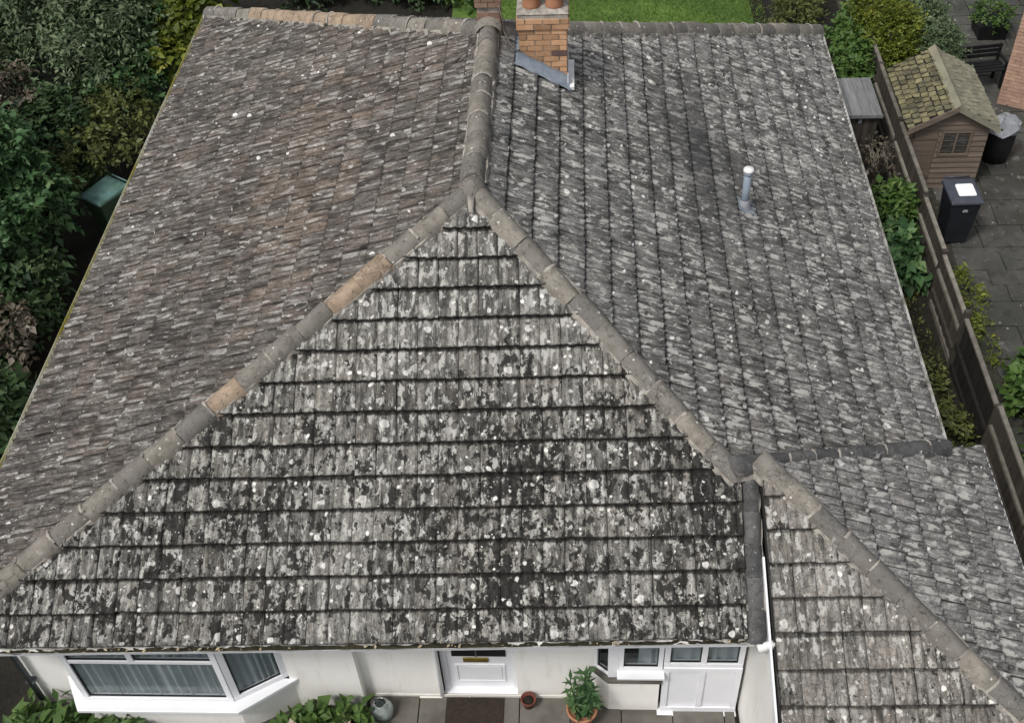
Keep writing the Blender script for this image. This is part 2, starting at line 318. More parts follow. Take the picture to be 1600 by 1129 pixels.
# ------------------------------------------------------------------ leaf clouds
def set_tone(me, vals, name='tone', dom='FACE'):
    at = me.attributes.new(name, 'FLOAT', dom); at.data.foreach_set('value', np.asarray(vals, dtype=np.float32))
def leaves_mesh(name, base, direc, size, aspect=.5, fold=.25, nrm_up=.6, tone=None, mat='lf_mid', parent=None):
    """one folded diamond leaf at every base point, pointing along direc"""
    N = len(base); d = direc / (np.linalg.norm(direc, axis=1, keepdims=True) + 1e-9)
    up = rng.normal(size=(N, 3)) * (1 - nrm_up) + np.array([0, 0, 1.]) * nrm_up
    s = np.cross(d, up); s /= (np.linalg.norm(s, axis=1, keepdims=True) + 1e-9); nn = np.cross(s, d)
    L = (size * rng.lognormal(-.06, .36, N).clip(.35, 1.9))[:, None]; W = L * aspect * rng.uniform(.8, 1.2, N)[:, None] * .5
    mid = base + d * L * .45
    V = np.stack([base, mid + s * W + nn * W * fold, base + d * L - nn * L * .12, mid - s * W + nn * W * fold], 1).reshape(-1, 3)
    me = bpy.data.meshes.new(name); me.vertices.add(4 * N); me.vertices.foreach_set('co', V.astype(np.float32).ravel())
    idx = np.arange(N)[:, None] * 4 + np.array([[0, 1, 2, 0, 2, 3]]); me.loops.add(6 * N); me.loops.foreach_set('vertex_index', idx.ravel().astype(np.int32))
    me.polygons.add(2 * N); me.polygons.foreach_set('loop_start', np.arange(0, 6 * N, 3, dtype=np.int32)); me.polygons.foreach_set('loop_total', np.full(2 * N, 3, np.int32))
    me.update(); me.validate()
    set_tone(me, np.repeat(tone if tone is not None else rng.random(N), 2))
    me.materials.append(M[mat]); o = bpy.data.objects.new(name, me); COL.objects.link(o); o.parent = parent; return o
def sprays(ells, n_spray, n_leaf, length, droop, seed=0, gap=.35, shell=.55):
    """twigs spread through a set of ellipsoids (cx,cy,cz,rx,ry,rz); returns leaf bases, leaf directions, tones, twig roots"""
    r = np.random.default_rng(seed); E_ = np.array(ells, float); vol = E_[:, 3] * E_[:, 4] * E_[:, 5]
    k = r.choice(len(E_), n_spray, p=vol / vol.sum()); u = r.normal(size=(n_spray, 3)); u /= np.linalg.norm(u, axis=1, keepdims=True)
    u[:, 2] = np.where(u[:, 2] < -.35, -u[:, 2], u[:, 2])
    rad = shell + (1 - shell) * r.random(n_spray) ** .6
    lump = .5 + .5 * np.sin(u[:, 0] * 5 + k) * np.cos(u[:, 1] * 6 - k * 2) * np.cos(u[:, 2] * 5 + 1)
    rad *= .72 + .36 * lump
    keep = lump + r.random(n_spray) * .6 > gap; u, k, rad, lump = u[keep], k[keep], rad[keep], lump[keep]
    c = E_[k, :3] + u * E_[k, 3:] * rad[:, None]
    out = u * .8 + r.normal(size=u.shape) * .55; out[:, 2] -= droop * .6; out /= np.linalg.norm(out, axis=1, keepdims=True)
    t = np.linspace(.1, 1, n_leaf)[None, :, None]; Ls = (length * r.uniform(.6, 1.3, len(c)))[:, None, None]
    P = c[:, None] + out[:, None] * t * Ls; P[:, :, 2] -= (droop * (t ** 2) * Ls)[:, :, 0] * .6
    side = np.cross(out, np.array([0, 0, 1.])); side /= (np.linalg.norm(side, axis=1, keepdims=True) + 1e-9)
    sg = np.where(np.arange(n_leaf) % 2 == 0, 1, -1)[None, :, None]
    D = out[:, None] * .6 + side[:, None] * sg * .9 + r.normal(size=P.shape) * .35; D[:, :, 2] -= droop * .5
    tone = np.clip((.25 + .5 * lump[:, None] + r.normal(size=(len(c), 1)) * .18 + r.normal(size=(len(c), n_leaf)) * .12), 0, 1)
    return P.reshape(-1, 3), D.reshape(-1, 3), tone.ravel(), c
def plant(name, label, cat, base, ells, mat, n_spray, n_leaf=9, size=.09, length=.35, droop=.4, seed=1, aspect=.5, gap=.35, trunk=.07, group=None, bark='bark', limbs=9, shell=.5, kids=('trunk', 'crown'), nrm_up=.6):
    """ells in local coordinates above base"""
    root = empty(name, base, label, cat, group); r = random.Random(seed)
    P, D, T, C = sprays(ells, n_spray, n_leaf, length, droop, seed, gap, shell)
    leaves_mesh(kids[1], P, D, size, aspect, .25, nrm_up, T, mat, root)
    m = MB(); top = max(ells, key=lambda e: e[2] + e[5]); tp = Vector((top[0], top[1], top[2] + top[5] * .4))
    m.tube([(0, 0, -.1), Vector((r.uniform(-.1, .1), r.uniform(-.1, .1), tp.z * .4)), Vector((tp.x * .6, tp.y * .6, tp.z * .75)), tp], [trunk, trunk * .8, trunk * .5, trunk * .2], 7)
    for i in range(limbs):
        q = Vector(C[r.randrange(len(C))]); f = r.uniform(.25, .7); st = Vector((tp.x * f * .7, tp.y * f * .7, min(q.z * .7, tp.z * f)))
        mid = st.lerp(q, .5) + Vector((r.uniform(-.1, .1), r.uniform(-.1, .1), .12)); m.tube([st, mid, q], [trunk * .42, trunk * .28, trunk * .08], 5)
    m.build(kids[0], bark, root); return root


# ------------------------------------------------------------------ the bungalow
H, L, WL, WR, zR, Wb, fa, fb, yD = 2.449, 3.509, 5.6, 5.697, -.860, 5.244, -.014, .571, 9.125
sR = (zR - H) / WR; sL = H / WL
HOUSE = empty('bungalow', (0, 0, 0), 'white rendered bungalow with large lichen covered grey tiled hip roof', 'house')
def fz(x, y, o=0): return H + o + fa * x + fb * y
def fy(x, z, o=0): return (z - H - o - fa * x) / fb
xe = .94 + .525 * 3.11          # extension right plane: z = xe - .525 x
A = Vector((0, 0, H)); B = Vector((0, L, H)); C = Vector((-WL, L + Wb, 0)); D = Vector((WR, yD, zR)); E = Vector((-WL, fy(-WL, 0), 0))
VX = 2.86
X = Vector((VX, fy(VX, 0), 0)); Y = Vector((VX, fy(VX, H + sR * VX), H + sR * VX))
def exth(x): z = xe - .525 * x; return Vector((x, fy(x, z, .1), z))
T = exth(3.06); XC = exth(6.02); XB = Vector((3.15, fy(3.15, XC.z, .1), XC.z))
R1 = Vector((5.55, -1.47, xe - .525 * 5.55)); E1 = Vector((6.02, -1.22, xe - .525 * 6.02))
def plane3(p, q, r):
    n = (q - p).cross(r - p); n /= n.z; return (-n.x, -n.y, n.dot(p))
GA, TW = .345, .222
def make_tile_mesh(k):
    r = random.Random(100 + k); bm = bmesh.new(); uvl = bm.loops.layers.uv.new('UVMap')
    prof = []
    for q in range(2):
        x0 = q * TW / 2
        prof += [(x0, .0), (x0 + .040, .001), (x0 + .054, .013), (x0 + .072, .025), (x0 + .092, .012)]
    prof.append((TW - .003, .0))
    tail, head = .058, .0
    rows = []
    for v, zt in ((0., tail), (.012, tail + .003), (.16, tail - .017), (.42, head)):
        rows.append([bm.verts.new((x + (r.uniform(-.003, .003) if 0 < i < 10 else 0), v + (r.uniform(-.006, .006) if v == 0 else 0), z * (1 if v else .95) + zt + r.uniform(-.0015, .0015) - (.006 if v == 0 else 0))) for i, (x, z) in enumerate(prof)])
    bot = [bm.verts.new((x, .003, max(z + tail - .062, -.01))) for x, z in prof]
    for j in range(3):
        for i in range(len(prof) - 1):
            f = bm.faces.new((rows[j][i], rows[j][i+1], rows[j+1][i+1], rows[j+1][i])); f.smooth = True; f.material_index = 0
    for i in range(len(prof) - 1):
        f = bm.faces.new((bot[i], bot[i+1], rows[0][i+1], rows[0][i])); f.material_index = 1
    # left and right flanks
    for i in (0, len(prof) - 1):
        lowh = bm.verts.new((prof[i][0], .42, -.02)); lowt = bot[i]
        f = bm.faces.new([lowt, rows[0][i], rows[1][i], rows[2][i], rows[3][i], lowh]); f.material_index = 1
    for f in bm.faces:
        for lp in f.loops: lp[uvl].uv = (lp.vert.co.x, lp.vert.co.y)
    for e in bm.edges:
        if len(e.link_faces) == 2 and e.link_faces[0].material_index != e.link_faces[1].material_index: e.smooth = False
    bmesh.ops.recalc_face_normals(bm, faces=bm.faces)
    return bm
NV = 6
TILE_BM = [make_tile_mesh(k) for k in range(NV)]
TILE_ME = {}
def tile_mesh(k, mat):
    if (k, mat) not in TILE_ME:
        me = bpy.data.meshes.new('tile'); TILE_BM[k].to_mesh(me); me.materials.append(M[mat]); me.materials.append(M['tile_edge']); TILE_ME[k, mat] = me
    return TILE_ME[k, mat]
all_tiles = []     # (size in picture, slope object, matrix, mesh variant or cut bmesh, material)
def slope(name, label, mat, poly, coef, shift=(0, 0)):
    ax, by, z0 = coef; gl = math.hypot(ax, by); n = Vector((-ax, -by, 1)).normalized()
    v = Vector((ax / gl, by / gl, gl)).normalized(); u = v.cross(n)
    poly = [Vector((q.x, q.y, z0 + ax * q.x + by * q.y)) for q in poly]
    O = min(poly, key=lambda q: q.dot(v)); uv = [((q - O).dot(u), (q - O).dot(v)) for q in poly]
    if sum(uv[i][0]*uv[(i+1) % len(uv)][1] - uv[(i+1) % len(uv)][0]*uv[i][1] for i in range(len(uv))) < 0: uv.reverse(); poly.reverse()
    deck = MB(); m = len(poly); dn = n * -.03
    deck.add([q + dn for q in poly] + [q + dn - Vector((0, 0, .07)) for q in poly], [tuple(range(m)), tuple(range(2*m-1, m-1, -1))] + [(i, (i+1) % m, (i+1) % m + m, i + m) for i in range(m)])
    so_ = deck.build(name, 'underlay', HOUSE); so_['label'] = label
    edges = []
    for i in range(m):
        p, q = uv[i], uv[(i+1) % m]
        if abs(p[1]) < .02 and abs(q[1]) < .02: continue            # eave: tiles overhang freely
        d = Vector((q[0]-p[0], q[1]-p[1])); nn = Vector((-d.y, d.x)).normalized(); edges.append((Vector(p), nn))
    u0, u1 = min(q[0] for q in uv), max(q[0] for q in uv); v1 = max(q[1] for q in uv)
    base = Matrix(((u.x, v.x, n.x, O.x), (u.y, v.y, n.y, O.y), (u.z, v.z, n.z, O.z), (0, 0, 0, 1)))
    i = 0
    while i * GA - .012 < v1:
        vv = i * GA - .012; wav = random.uniform(-.006, .006); off = random.uniform(-.012, .012) + (shift[0])
        j0 = int(math.floor((u0 - off) / TW)) - 1; j1 = int(math.ceil((u1 - off) / TW)) + 1
        for j in range(j0, j1):
            uu = j * TW + off; cs = [Vector((uu + a_, vv + b_)) for a_, b_ in ((0, 0), (TW, 0), (TW, .42), (0, .42))]
            cut = []; drop = False
            for p, nn in edges:
                s_ = [(c - p).dot(nn) for c in cs]
                if max(s_) < .015: drop = True; break
                if min(s_) < -.004: cut.append((p, nn))
            if drop: continue
            k = random.randrange(NV)
            loc = Matrix.Translation((uu + random.uniform(-.002, .002), vv + wav + random.gauss(0, .004), random.uniform(-.002, .003))) @ Matrix.Rotation(random.gauss(0, .006), 4, 'Z') @ Matrix.Rotation(random.gauss(0, .004), 4, 'X') @ Matrix.Rotation(random.gauss(0, .006), 4, 'Y')
            Mx = base @ loc; bmc = None
            if cut:
                bmc = TILE_BM[k].copy(); inv = loc.inverted()
                for p, nn in cut:
                    pl = inv @ Vector((p.x, p.y, 0)); pn = inv.to_3x3() @ Vector((nn.x, nn.y, 0))
                    bmesh.ops.bisect_plane(bmc, geom=bmc.verts[:] + bmc.edges[:] + bmc.faces[:], plane_co=pl, plane_no=pn, clear_inner=True)
                if len(bmc.faces) < 3: bmc.free(); continue
                ar = sum(f.calc_area() for f in bmc.faces)
            else: ar = .12
            cen = Mx @ Vector((TW / 2, .15, .03)); dd = CAM - cen; px = ar * max(0, dd.normalized().dot(n)) / dd.length_squared
            all_tiles.append((px, so_, Mx, k, bmc, mat))
        i += 1
    return so_
slope('front_roof_slope', 'front roof slope speckled with black and white lichen', 'tile_front', [A, E, X, Y], (fa, fb, H))
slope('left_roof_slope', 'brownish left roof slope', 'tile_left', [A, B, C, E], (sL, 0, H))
slope('right_roof_slope', 'grey right roof slope carrying the vent pipe', 'tile_right', [A, Vector((2.96, fy(2.96, H + sR * 2.96), 0)), Vector((WR, -1.6, 0)), D, B], (sR, 0, H))
slope('back_roof_slope', 'rear roof slope seen as a thin grey strip', 'tile_right', [B, D, C], plane3(B, C, D))
slope('extension_front_roof_slope', 'front slope of the lower side extension', 'tile_ext_front', [T, XB, XC], (fa, fb, H + .1))
slope('extension_right_roof_slope', 'right slope of the lower side extension', 'tile_ext_right', [T, XC, E1, R1], (-.525, 0, xe))
all_tiles.sort(key=lambda q: -q[0])
for px, so_, Mx, k, bmc, mat in all_tiles[:300]:
    if bmc is None: inst(tile_mesh(k, mat), 'tile', Mx, so_)
    else:
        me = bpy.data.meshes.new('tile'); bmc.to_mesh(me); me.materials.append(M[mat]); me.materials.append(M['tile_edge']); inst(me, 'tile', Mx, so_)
# all the other tiles of the roof in one mesh
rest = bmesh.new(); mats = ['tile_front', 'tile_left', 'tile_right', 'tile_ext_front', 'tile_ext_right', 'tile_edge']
V_, F_, MI, SMO, UVS, RN = [], [], [], [], [], []
tmpc = {}
for px, so_, Mx, k, bmc, mat in all_tiles[300:]:
    b_ = bmc or TILE_BM[k]; b_.verts.index_update(); o_ = len(V_); uvl = b_.loops.layers.uv.active
    V_ += [tuple(Mx @ vv.co) for vv in b_.verts]; rr = random.random(); RN += [rr] * len(b_.verts); mi = mats.index(mat)
    for f in b_.faces:
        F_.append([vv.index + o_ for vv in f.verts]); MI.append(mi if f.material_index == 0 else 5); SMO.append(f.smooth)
        for lp in f.loops: UVS += list(lp[uvl].uv)
me = bpy.data.meshes.new('roof_tiles'); me.from_pydata(V_, [], F_)
for m_ in mats: me.materials.append(M[m_])
me.polygons.foreach_set('material_index', MI); me.polygons.foreach_set('use_smooth', SMO)
ul = me.uv_layers.new(name='UVMap'); ul.data.foreach_set('uv', UVS); set_tone(me, RN, 'rnd', 'POINT'); me.update()
o = bpy.data.objects.new('roof_tiles', me); COL.objects.link(o); o.parent = HOUSE; tag(o, 'remaining weathered tiles over the roof slopes', kind='stuff')

# ridge and hip tiles
def ridge_mesh(mat, w, h, ln, k):
    r = random.Random(k); m = MB()
    pf = [(-.5, -.42), (-.46, .0), (-.34, .55), (-.17, .88), (0, 1), (.17, .88), (.34, .55), (.46, .0), (.5, -.42)]
    vs = []; 
    for x, s in ((0, .95), (.012, 1.0), (ln * .5, 1.0), (ln - .004, .97)):
        vs += [(x + r.uniform(-.006, .006), y * w * s + r.uniform(-.004, .004), z * h * s + r.uniform(-.004, .004)) for y, z in pf]
    n_ = len(pf); fs = [(i*n_+j, i*n_+j+1, (i+1)*n_+j+1, (i+1)*n_+j) for i in range(3) for j in range(n_-1)]
    m.add(vs, fs, 0, True)
    for i in (0, 3): m.add([vs[i*n_+j] for j in range(n_)], [tuple(range(n_))], 0)
    o = m.build('ridge_tile', mat, None); me = o.data; bpy.data.objects.remove(o); return me
RM = {}
def ridge_run(name, label, P0, P1, up, pick, w=.27, h=.105, ln=.43, mortar=.55, lift=.03, seed=1, open_end=False):
    r = random.Random(seed); d = (P1 - P0); tot = d.length; d.normalize(); up = (up - d * up.dot(d)).normalized(); s_ = up.cross(d)
    nt = max(1, round(tot / ln)); step = tot / nt
    base = Matrix(((d.x, s_.x, up.x, P0.x), (d.y, s_.y, up.y, P0.y), (d.z, s_.z, up.z, P0.z), (0, 0, 0, 1)))
    bed = MB(); nb = nt * 4
    def off(k, a): return r.uniform(-.012, .012) + a
    vs = []
    for i in range(nb + 1):
        x = tot * i / nb
        vs += [(x, off(i, -w * .58), off(i, -.10)), (x, off(i, -w * .47), lift + .0), (x, off(i, w * .47), lift + .0), (x, off(i, w * .58), off(i, -.10))]
    bed.add([base @ Vector(q) for q in vs], [(i*4+j, i*4+j+1, i*4+j+5, i*4+j+4) for i in range(nb) for j in range(3)])
    for i in range(1, nt):                                  # pointing at the joints
        if r.random() < mortar:
            x = i * step; k = 7; ww = r.uniform(.004, .013)
            arc = [(-.47, .05), (-.35, .56), (-.17, .9), (0, 1.02), (.17, .9), (.35, .56), (.47, .05)]; lo = r.randrange(0, 3); hi = r.randrange(4, 8)
            arc = arc[lo:hi]; q = []
            for y, z in arc:
                for dx, up_ in ((-ww - r.uniform(0, .012), -.004), (0, .012), (ww + r.uniform(0, .012), -.004)): q.append(base @ Vector((x + dx, y * w * (1 + up_ * 2), lift + z * h + up_)))
            bed.add(q, [(i_*3+j, i_*3+j+1, i_*3+j+4, i_*3+j+3) for i_ in range(len(arc)-1) for j in range(2)], 0, True)
    b_ = bed.build(name, 'mortar', HOUSE); b_['label'] = label
    for i in range(nt):
        mt = pick(i, nt, r); key = (mt, round(w, 3), round(h, 3), round(step, 4), r.randrange(3))
        if key not in RM: RM[key] = ridge_mesh(mt, w, h, step, len(RM))
        inst(RM[key], 'ridge_tile', base @ Matrix.Translation((i * step, r.gauss(0, .008), lift + r.uniform(-.008, .010))) @ Matrix.Rotation(r.gauss(0, .018), 4, 'Z') @ Matrix.Rotation(.016 + r.gauss(0, .010), 4, 'Y') @ Matrix.Rotation(r.gauss(0, .04), 4, 'X'), b_)
    return b_
nF = Vector((-fa, -fb, 1)).normalized(); nR = Vector((-sR, 0, 1)).normalized(); nL = Vector((-sL, 0, 1)).normalized(); bk = plane3(B, C, D); nB = Vector((-bk[0], -bk[1], 1)).normalized()
grey = lambda i, n, r: 'ridge'
ridge_run('main_ridge', 'grey ridge between chimney and front hips', A + Vector((0, .12, 0)), B, nL + nR, grey, seed=2, w=.30, h=.13)
ridge_run('left_front_hip', 'left front hip with two sandy tiles', A, E, nF + nL, lambda i, n, r: 'ridge_tan' if i in (3, 4, 8) else 'ridge', seed=3, w=.27)
ridge_run('right_front_hip', 'right front hip ending at the extension', A, Y + Vector((-.02, .02, .0)), nF + nR, grey, seed=4, w=.27)
ridge_run('left_rear_hip', 'left rear hip with sandy tiles', B, C, nB + nL, lambda i, n, r: 'ridge_tan' if .3 * n < i < .75 * n else 'ridge', seed=5, w=.30, h=.13)
ridge_run('right_rear_hip', 'right rear hip', B + Vector((.1, .1, -.05)), D, nB + nR, lambda i, n, r: 'ridge', seed=6, w=.30, h=.13)
nxF = nF; nxR = Vector((.525, 0, 1)).normalized()
ridge_run('extension_hip', 'hip of the side extension', T + Vector((-.02, .02, .0)), XC, nxF + nxR, grey, seed=8, w=.27, ln=.40)
tb = T + Vector((-.42, -.02, -.16)); 
ridge_run('extension_back_edge', 'dark row of tiles closing the back of the extension', T + Vector((-.30, -.10, .02)), R1 + Vector((-.06, -.03, .08)), Vector((-.1, -.1, 1)), lambda i, n, r: 'ridge_dark', seed=9, w=.25, h=.12, ln=.36, mortar=.8, lift=.0)
ridge_run('abutment_row', 'dark row of tiles beside the extension verge', Vector((2.96, fy(2.96, .80), .76)), Vector((2.96, fy(2.96, -.03), -.05)), nF, lambda i, n, r: 'ridge_dark', seed=10, w=.21, h=.055, ln=.33, mortar=.1, lift=.02)
# knuckle of mortar and moss where ridge and hips meet
m = MB(); m.lathe([(.0, .17), (.05, .165), (.10, .13), (.15, .06), (.19, -.05)], (0, .0, H), 14)
k_ = m.build('hip_knuckle', 'ridge', HOUSE)
m = MB()
m.add([Vector((-.05, -.16, H + .06)), Vector((.03, -.17, H + .05)), Vector((.02, -.32, H - .06)), Vector((-.03, -.31, H - .06)), Vector((-.01, -.2, H + .08)), Vector((-.005, -.3, H - .03))], [(0, 4, 5, 3), (4, 1, 2, 5), (0, 1, 4), (3, 5, 2)]); m.build('lead_saddle', 'mortar', HOUSE)
# closing pieces of the extension
m = MB(); zb = -2.4
m.add([T + Vector((-.03, 0, -.1)), R1 + Vector((0, 0, -.07)), E1 + Vector((-.05, 0, -.07)), Vector((6.05, -1.22, -2.9)), Vector((5.55, -1.47, -2.9)), Vector((3.05, T.y, -2.5))], [(0, 1, 4, 5), (1, 2, 3, 4)])
m.build('extension_rear_wall', 'render', HOUSE)
m = MB(); y0, y1 = -3.62, XB.y + .25
m.add([Vector((3.03, T.y, T.z - .09)), Vector((3.115, y1, fz(3.115, y1, .1) - .09)), Vector((3.115, y1, -2.5)), Vector((3.03, T.y, -2.5))], [(0, 1, 2, 3)])
m.build('extension_side_wall', 'render', HOUSE)
m = MB(); q0 = Vector((3.066, -3.55, fz(3.066, -3.55, .1) - .03)); q1 = Vector((3.135, XB.y, XB.z - .02)); dz = Vector((0, 0, -.07)); dx = Vector((-.022, 0, 0))
m.add([q0 + dx, q1 + dx, q1 + dx + dz * 3, q0 + dx + dz, q0, q1, q1 + dz * 3, q0 + dz], [(0, 1, 2, 3), (4, 5, 6, 7), (0, 1, 5, 4), (3, 2, 6, 7), (0, 3, 7, 4), (1, 2, 6, 5)]); m.build('bargeboard', 'upvc', HOUSE)
m = MB(); m.box(3.12, 5.8, XB.y + .27, XB.y + .3, -2.9, XB.z - .1); m.box(5.78, 5.82, XB.y + .3, -1.25, -2.95, XC.z + .05); m.build('extension_front_wall', 'render', HOUSE)

# gutters: half round, open above
def gutter(name, P0, P1, outdir, mat, rad=.06, label=None, inner='debris', fall=0, jit=.002):
    d = (P1 - P0).normalized(); up = Vector((0, 0, 1)); out = (outdir - d * outdir.dot(d)).normalized(); m = MB(); n_ = 26; k = 9
    vs = []
    rj = random.Random(5)
    for i in range(n_ + 1):
        c = P0.lerp(P1, i / n_) + Vector((0, 0, -fall * math.sin(math.pi * i / n_) + rj.uniform(-jit, jit)))
        for j in range(k):
            t = math.pi * j / (k - 1); vs.append(c + out * (rad * math.cos(t)) - up * rad * math.sin(t))
        for j in range(k):
            t = math.pi * (1 - j / (k - 1)); vs.append(c + out * ((rad - .004) * math.cos(t)) - up * (rad - .004) * math.sin(t))
    kk = 2 * k; m.add(vs, [(i*kk+j, i*kk+(j+1) % kk, (i+1)*kk+(j+1) % kk, (i+1)*kk+j) for i in range(n_) for j in range(kk)], 0, False)
    g_ = m.build(name, mat, HOUSE); 
    if label: g_['label'] = label
    if inner:
        s_ = MB(); rr = random.Random(9); vs = []; n2 = 150; w_ = rad * .8
        for i in range(n2 + 1):
            c = P0.lerp(P1, i / n2)
            for a_ in (-1, -.4, .3, 1): vs.append(c + out * w_ * a_ * .95 + up * (-.03 + rr.uniform(-.012, .02)))
        s_.add(vs, [(i*4+j, i*4+j+1, i*4+j+5, i*4+j+4) for i in range(n2) for j in range(3)], 0, True); s_.build('silt', inner, g_)
        for i in range(46):
            c = P0.lerp(P1, rr.random()) + out * rr.uniform(.0, rad * .7) + up * rr.uniform(-.015, .012); a_ = rr.uniform(0, 6.3); l_ = rr.uniform(.008, .035); e1 = Vector((math.cos(a_), math.sin(a_), rr.uniform(-.3, .3))) * l_; e2 = Vector((-math.sin(a_), math.cos(a_), rr.uniform(-.3, .3))) * l_ * .5
            MB().add([c - e1, c - e2 * .9 + Vector((0, 0, .006)), c + e1, c + e2 + Vector((0, 0, .008))], [(0, 1, 2), (0, 2, 3)]).build('dead_leaf', 'leaf_litter', g_)
    return g_
fd = (X - E).normalized(); fo = Vector((0, -1, 0))
gutter('front_gutter', E + fo * .022 + Vector((.0, 0, -.025)), X + fo * .022 + Vector((.14, 0, -.010)), fo, 'upvc_dirty', rad=.036, label='white front gutter full of silt and leaves', fall=.012)
gutter('left_gutter', E + Vector((-.055, 0, .0)), C + Vector((-.055, 0, .0)), Vector((-1, 0, 0)), 'gutter_green', inner=None, label='thin stained gutter along the left eave')
gutter('right_gutter', Vector((WR + .045, -1.3, zR - .01)), Vector((WR + .045, yD, zR - .01)), Vector((1, 0, 0)), 'upvc_dirty', inner=None)
gutter('extension_gutter', XC + Vector((.035, 0, .0)), E1 + Vector((.035, 0, .0)), Vector((1, 0, 0)), 'upvc', inner=None, rad=.035, jit=.0)
m = MB(); m.tube([X + Vector((.10, -.09, -.05)), X + Vector((.22, -.07, -.03)), X + Vector((.30, -.05, -.01))], [.055, .05, .042], 10); m.build('gutter_outlet', 'upvc_dirty', HOUSE)
m = MB(); f0 = E + Vector((0, .02, 0)); f1 = X + Vector((.1, .02, 0))
m.add([f0 + Vector((0, 0, -.02)), f1 + Vector((0, 0, -.02)), f1 + Vector((0, 0, -.2)), f0 + Vector((0, 0, -.2)), f0 + Vector((0, .5, -.2)), f1 + Vector((0, .75, -.2))], [(0, 1, 2, 3), (3, 2, 5, 4)]); m.build('fascia', 'upvc', HOUSE)
for x0, ya, yb, zz in ((-WL + .04, E.y, C.y, 0), (WR - .04, -1.4, D.y, zR)):
    MB().box(x0 - .01, x0 + .01, ya, yb, zz - .2, zz - .035).build('side_fascia', 'upvc_dirty', HOUSE)
    MB().box(min(x0, x0 * .92), max(x0, x0 * .92), ya, yb, zz - .22, zz - .2).build('soffit', 'upvc_dirty', HOUSE)

# walls
WY, RY, DY, BY = -3.70, -3.57, -3.46, -4.02       # left wall, recessed wall, door, bay front
def wallbox(name, *d): return MB().box(*d).build(name, 'render', HOUSE)
wallbox('front_wall', -5.45, -4.86, WY, WY + .2, GF - .1, -.19); wallbox('front_wall', -2.25, -1.42, WY, WY + .2, GF - .1, -.19)
wallbox('recessed_wall', -1.42, -.47, RY, RY + .2, GF - .1, -.19); wallbox('recessed_wall', .43, 1.36, RY, RY + .2, GF - .1, -.19)
wallbox('left_wall', -5.45, -5.25, WY + .2, 8.3, GF - .1, -.03); wallbox('right_wall', 5.2, 5.4, -1.2, 8.6, GR - .1, zR - .06); wallbox('rear_wall', -5.25, 5.2, 8.2, 8.4, GR - .1, -.9)
MB().box(-1.42, 1.3, RY - .012, RY - .002, GF, GF + .07).box(-1.42, -.5, RY - .03, RY - .012, GF - .05, GF + .02).build('wall_plinth', 'render', HOUSE)
MB().box(-5.2, 3.0, -2.6, -2.55, GF, 0).box(-5.2, 3.0, -3.4, -2.55, GF - .05, GF + .01).build('interior_wall', 'interior', HOUSE)

def window(name, p, q, zb, zt, muls=(), trans=None, upper=(), fw=.06, depth=.07, curtain=None, parent=None, label=None, sill=None):
    """frame between plan points p and q, posts at fractions muls, transom at height trans"""
    p = Vector((*p, 0)); q = Vector((*q, 0)); Lw = (q - p).length; d = (q - p) / Lw; nrm = Vector((d.y, -d.x, 0))
    Mx = Matrix(((d.x, -nrm.x, 0, p.x), (d.y, -nrm.y, 0, p.y), (0, 0, 1, 0), (0, 0, 0, 1)))      # x along, y inwards
    m = MB(); m.box(0, Lw, 0, depth, zb, zb + fw, mat=Mx).box(0, Lw, 0, depth, zt - fw, zt, mat=Mx)
    m.box(0, fw, .002, depth, zb + fw, zt - fw, mat=Mx).box(Lw - fw, Lw, .002, depth, zb + fw, zt - fw, mat=Mx)
    xsx = [0] + [f * Lw for f in muls] + [Lw]
    for f in muls: m.box(f * Lw - fw / 2, f * Lw + fw / 2, .004, depth, zb + fw, zt - fw, mat=Mx)
    for f in upper: m.box(f * Lw - fw / 2, f * Lw + fw / 2, .004, depth, trans + fw * .45, zt - fw, mat=Mx)
    if trans: m.box(fw, Lw - fw, .008, depth, trans - fw * .45, trans + fw * .45, mat=Mx)
    fr = m.build(name, 'upvc', HOUSE, .006)
    if label: fr['label'] = label
    rows_ = [(zb + fw, trans - fw * .45), (trans + fw * .45, zt - fw)] if trans else [(zb + fw, zt - fw)]
    g_ = .03
    for ri, (z0, z1) in enumerate(rows_):
        xs_ = [0] + [f * Lw for f in upper] + [Lw] if (upper and ri == 1) else xsx
        for a_, b_ in zip(xs_[:-1], xs_[1:]):
            x0 = a_ + (fw if a_ == 0 else fw / 2); x1 = b_ - (fw if b_ == Lw else fw / 2)
            MB().box(x0 + .008, x1 - .008, .03, .036, z0 + .008, z1 - .008, mat=Mx).build('pane', 'glass', fr)
            k = MB(); b2 = .012                       # dark rubber gasket round the pane
            for bx in ((x0, x1, z0, z0 + b2), (x0, x1, z1 - b2, z1), (x0, x0 + b2, z0 + b2, z1 - b2), (x1 - b2, x1, z0 + b2, z1 - b2)): k.box(bx[0] + .001, bx[1] - .001, .022, .042, bx[2] + .001, bx[3] - .001, mat=Mx)
            k.build('gasket', 'black', fr)
    if curtain:
        a_, b_, amp, pitch = curtain; n_ = int((b_ - a_) * Lw / pitch * 8); vs = []
        rr = random.Random(int(Lw * 100)); ph = 0
        for i in range(n_ + 1):
            x = (a_ + (b_ - a_) * i / n_) * Lw; ph += 2 * math.pi / 8 * rr.uniform(.2, 1.8) * (.6 + .8 * abs(math.sin(i * .043))); amp2 = amp * (.5 + .7 * abs(math.sin(i * .11 + 1)))
            for z, kk in ((zb - .05, 1.2), ((zb + zt) / 2, 1), (zt, .8)): vs.append(Mx @ Vector((x, .085 + amp2 * kk * math.sin(ph), z)))
        MB().add(vs, [(i*3+j, i*3+j+3, i*3+j+4, i*3+j+1) for i in range(n_) for j in range(2)], 0, True).build('curtain', 'curtain', fr)
    if sill: MB().box(-sill, Lw + sill, -.10, .03, zb - .045, zb - .004, mat=Mx).build('sill', 'upvc', fr, .006)
    return fr
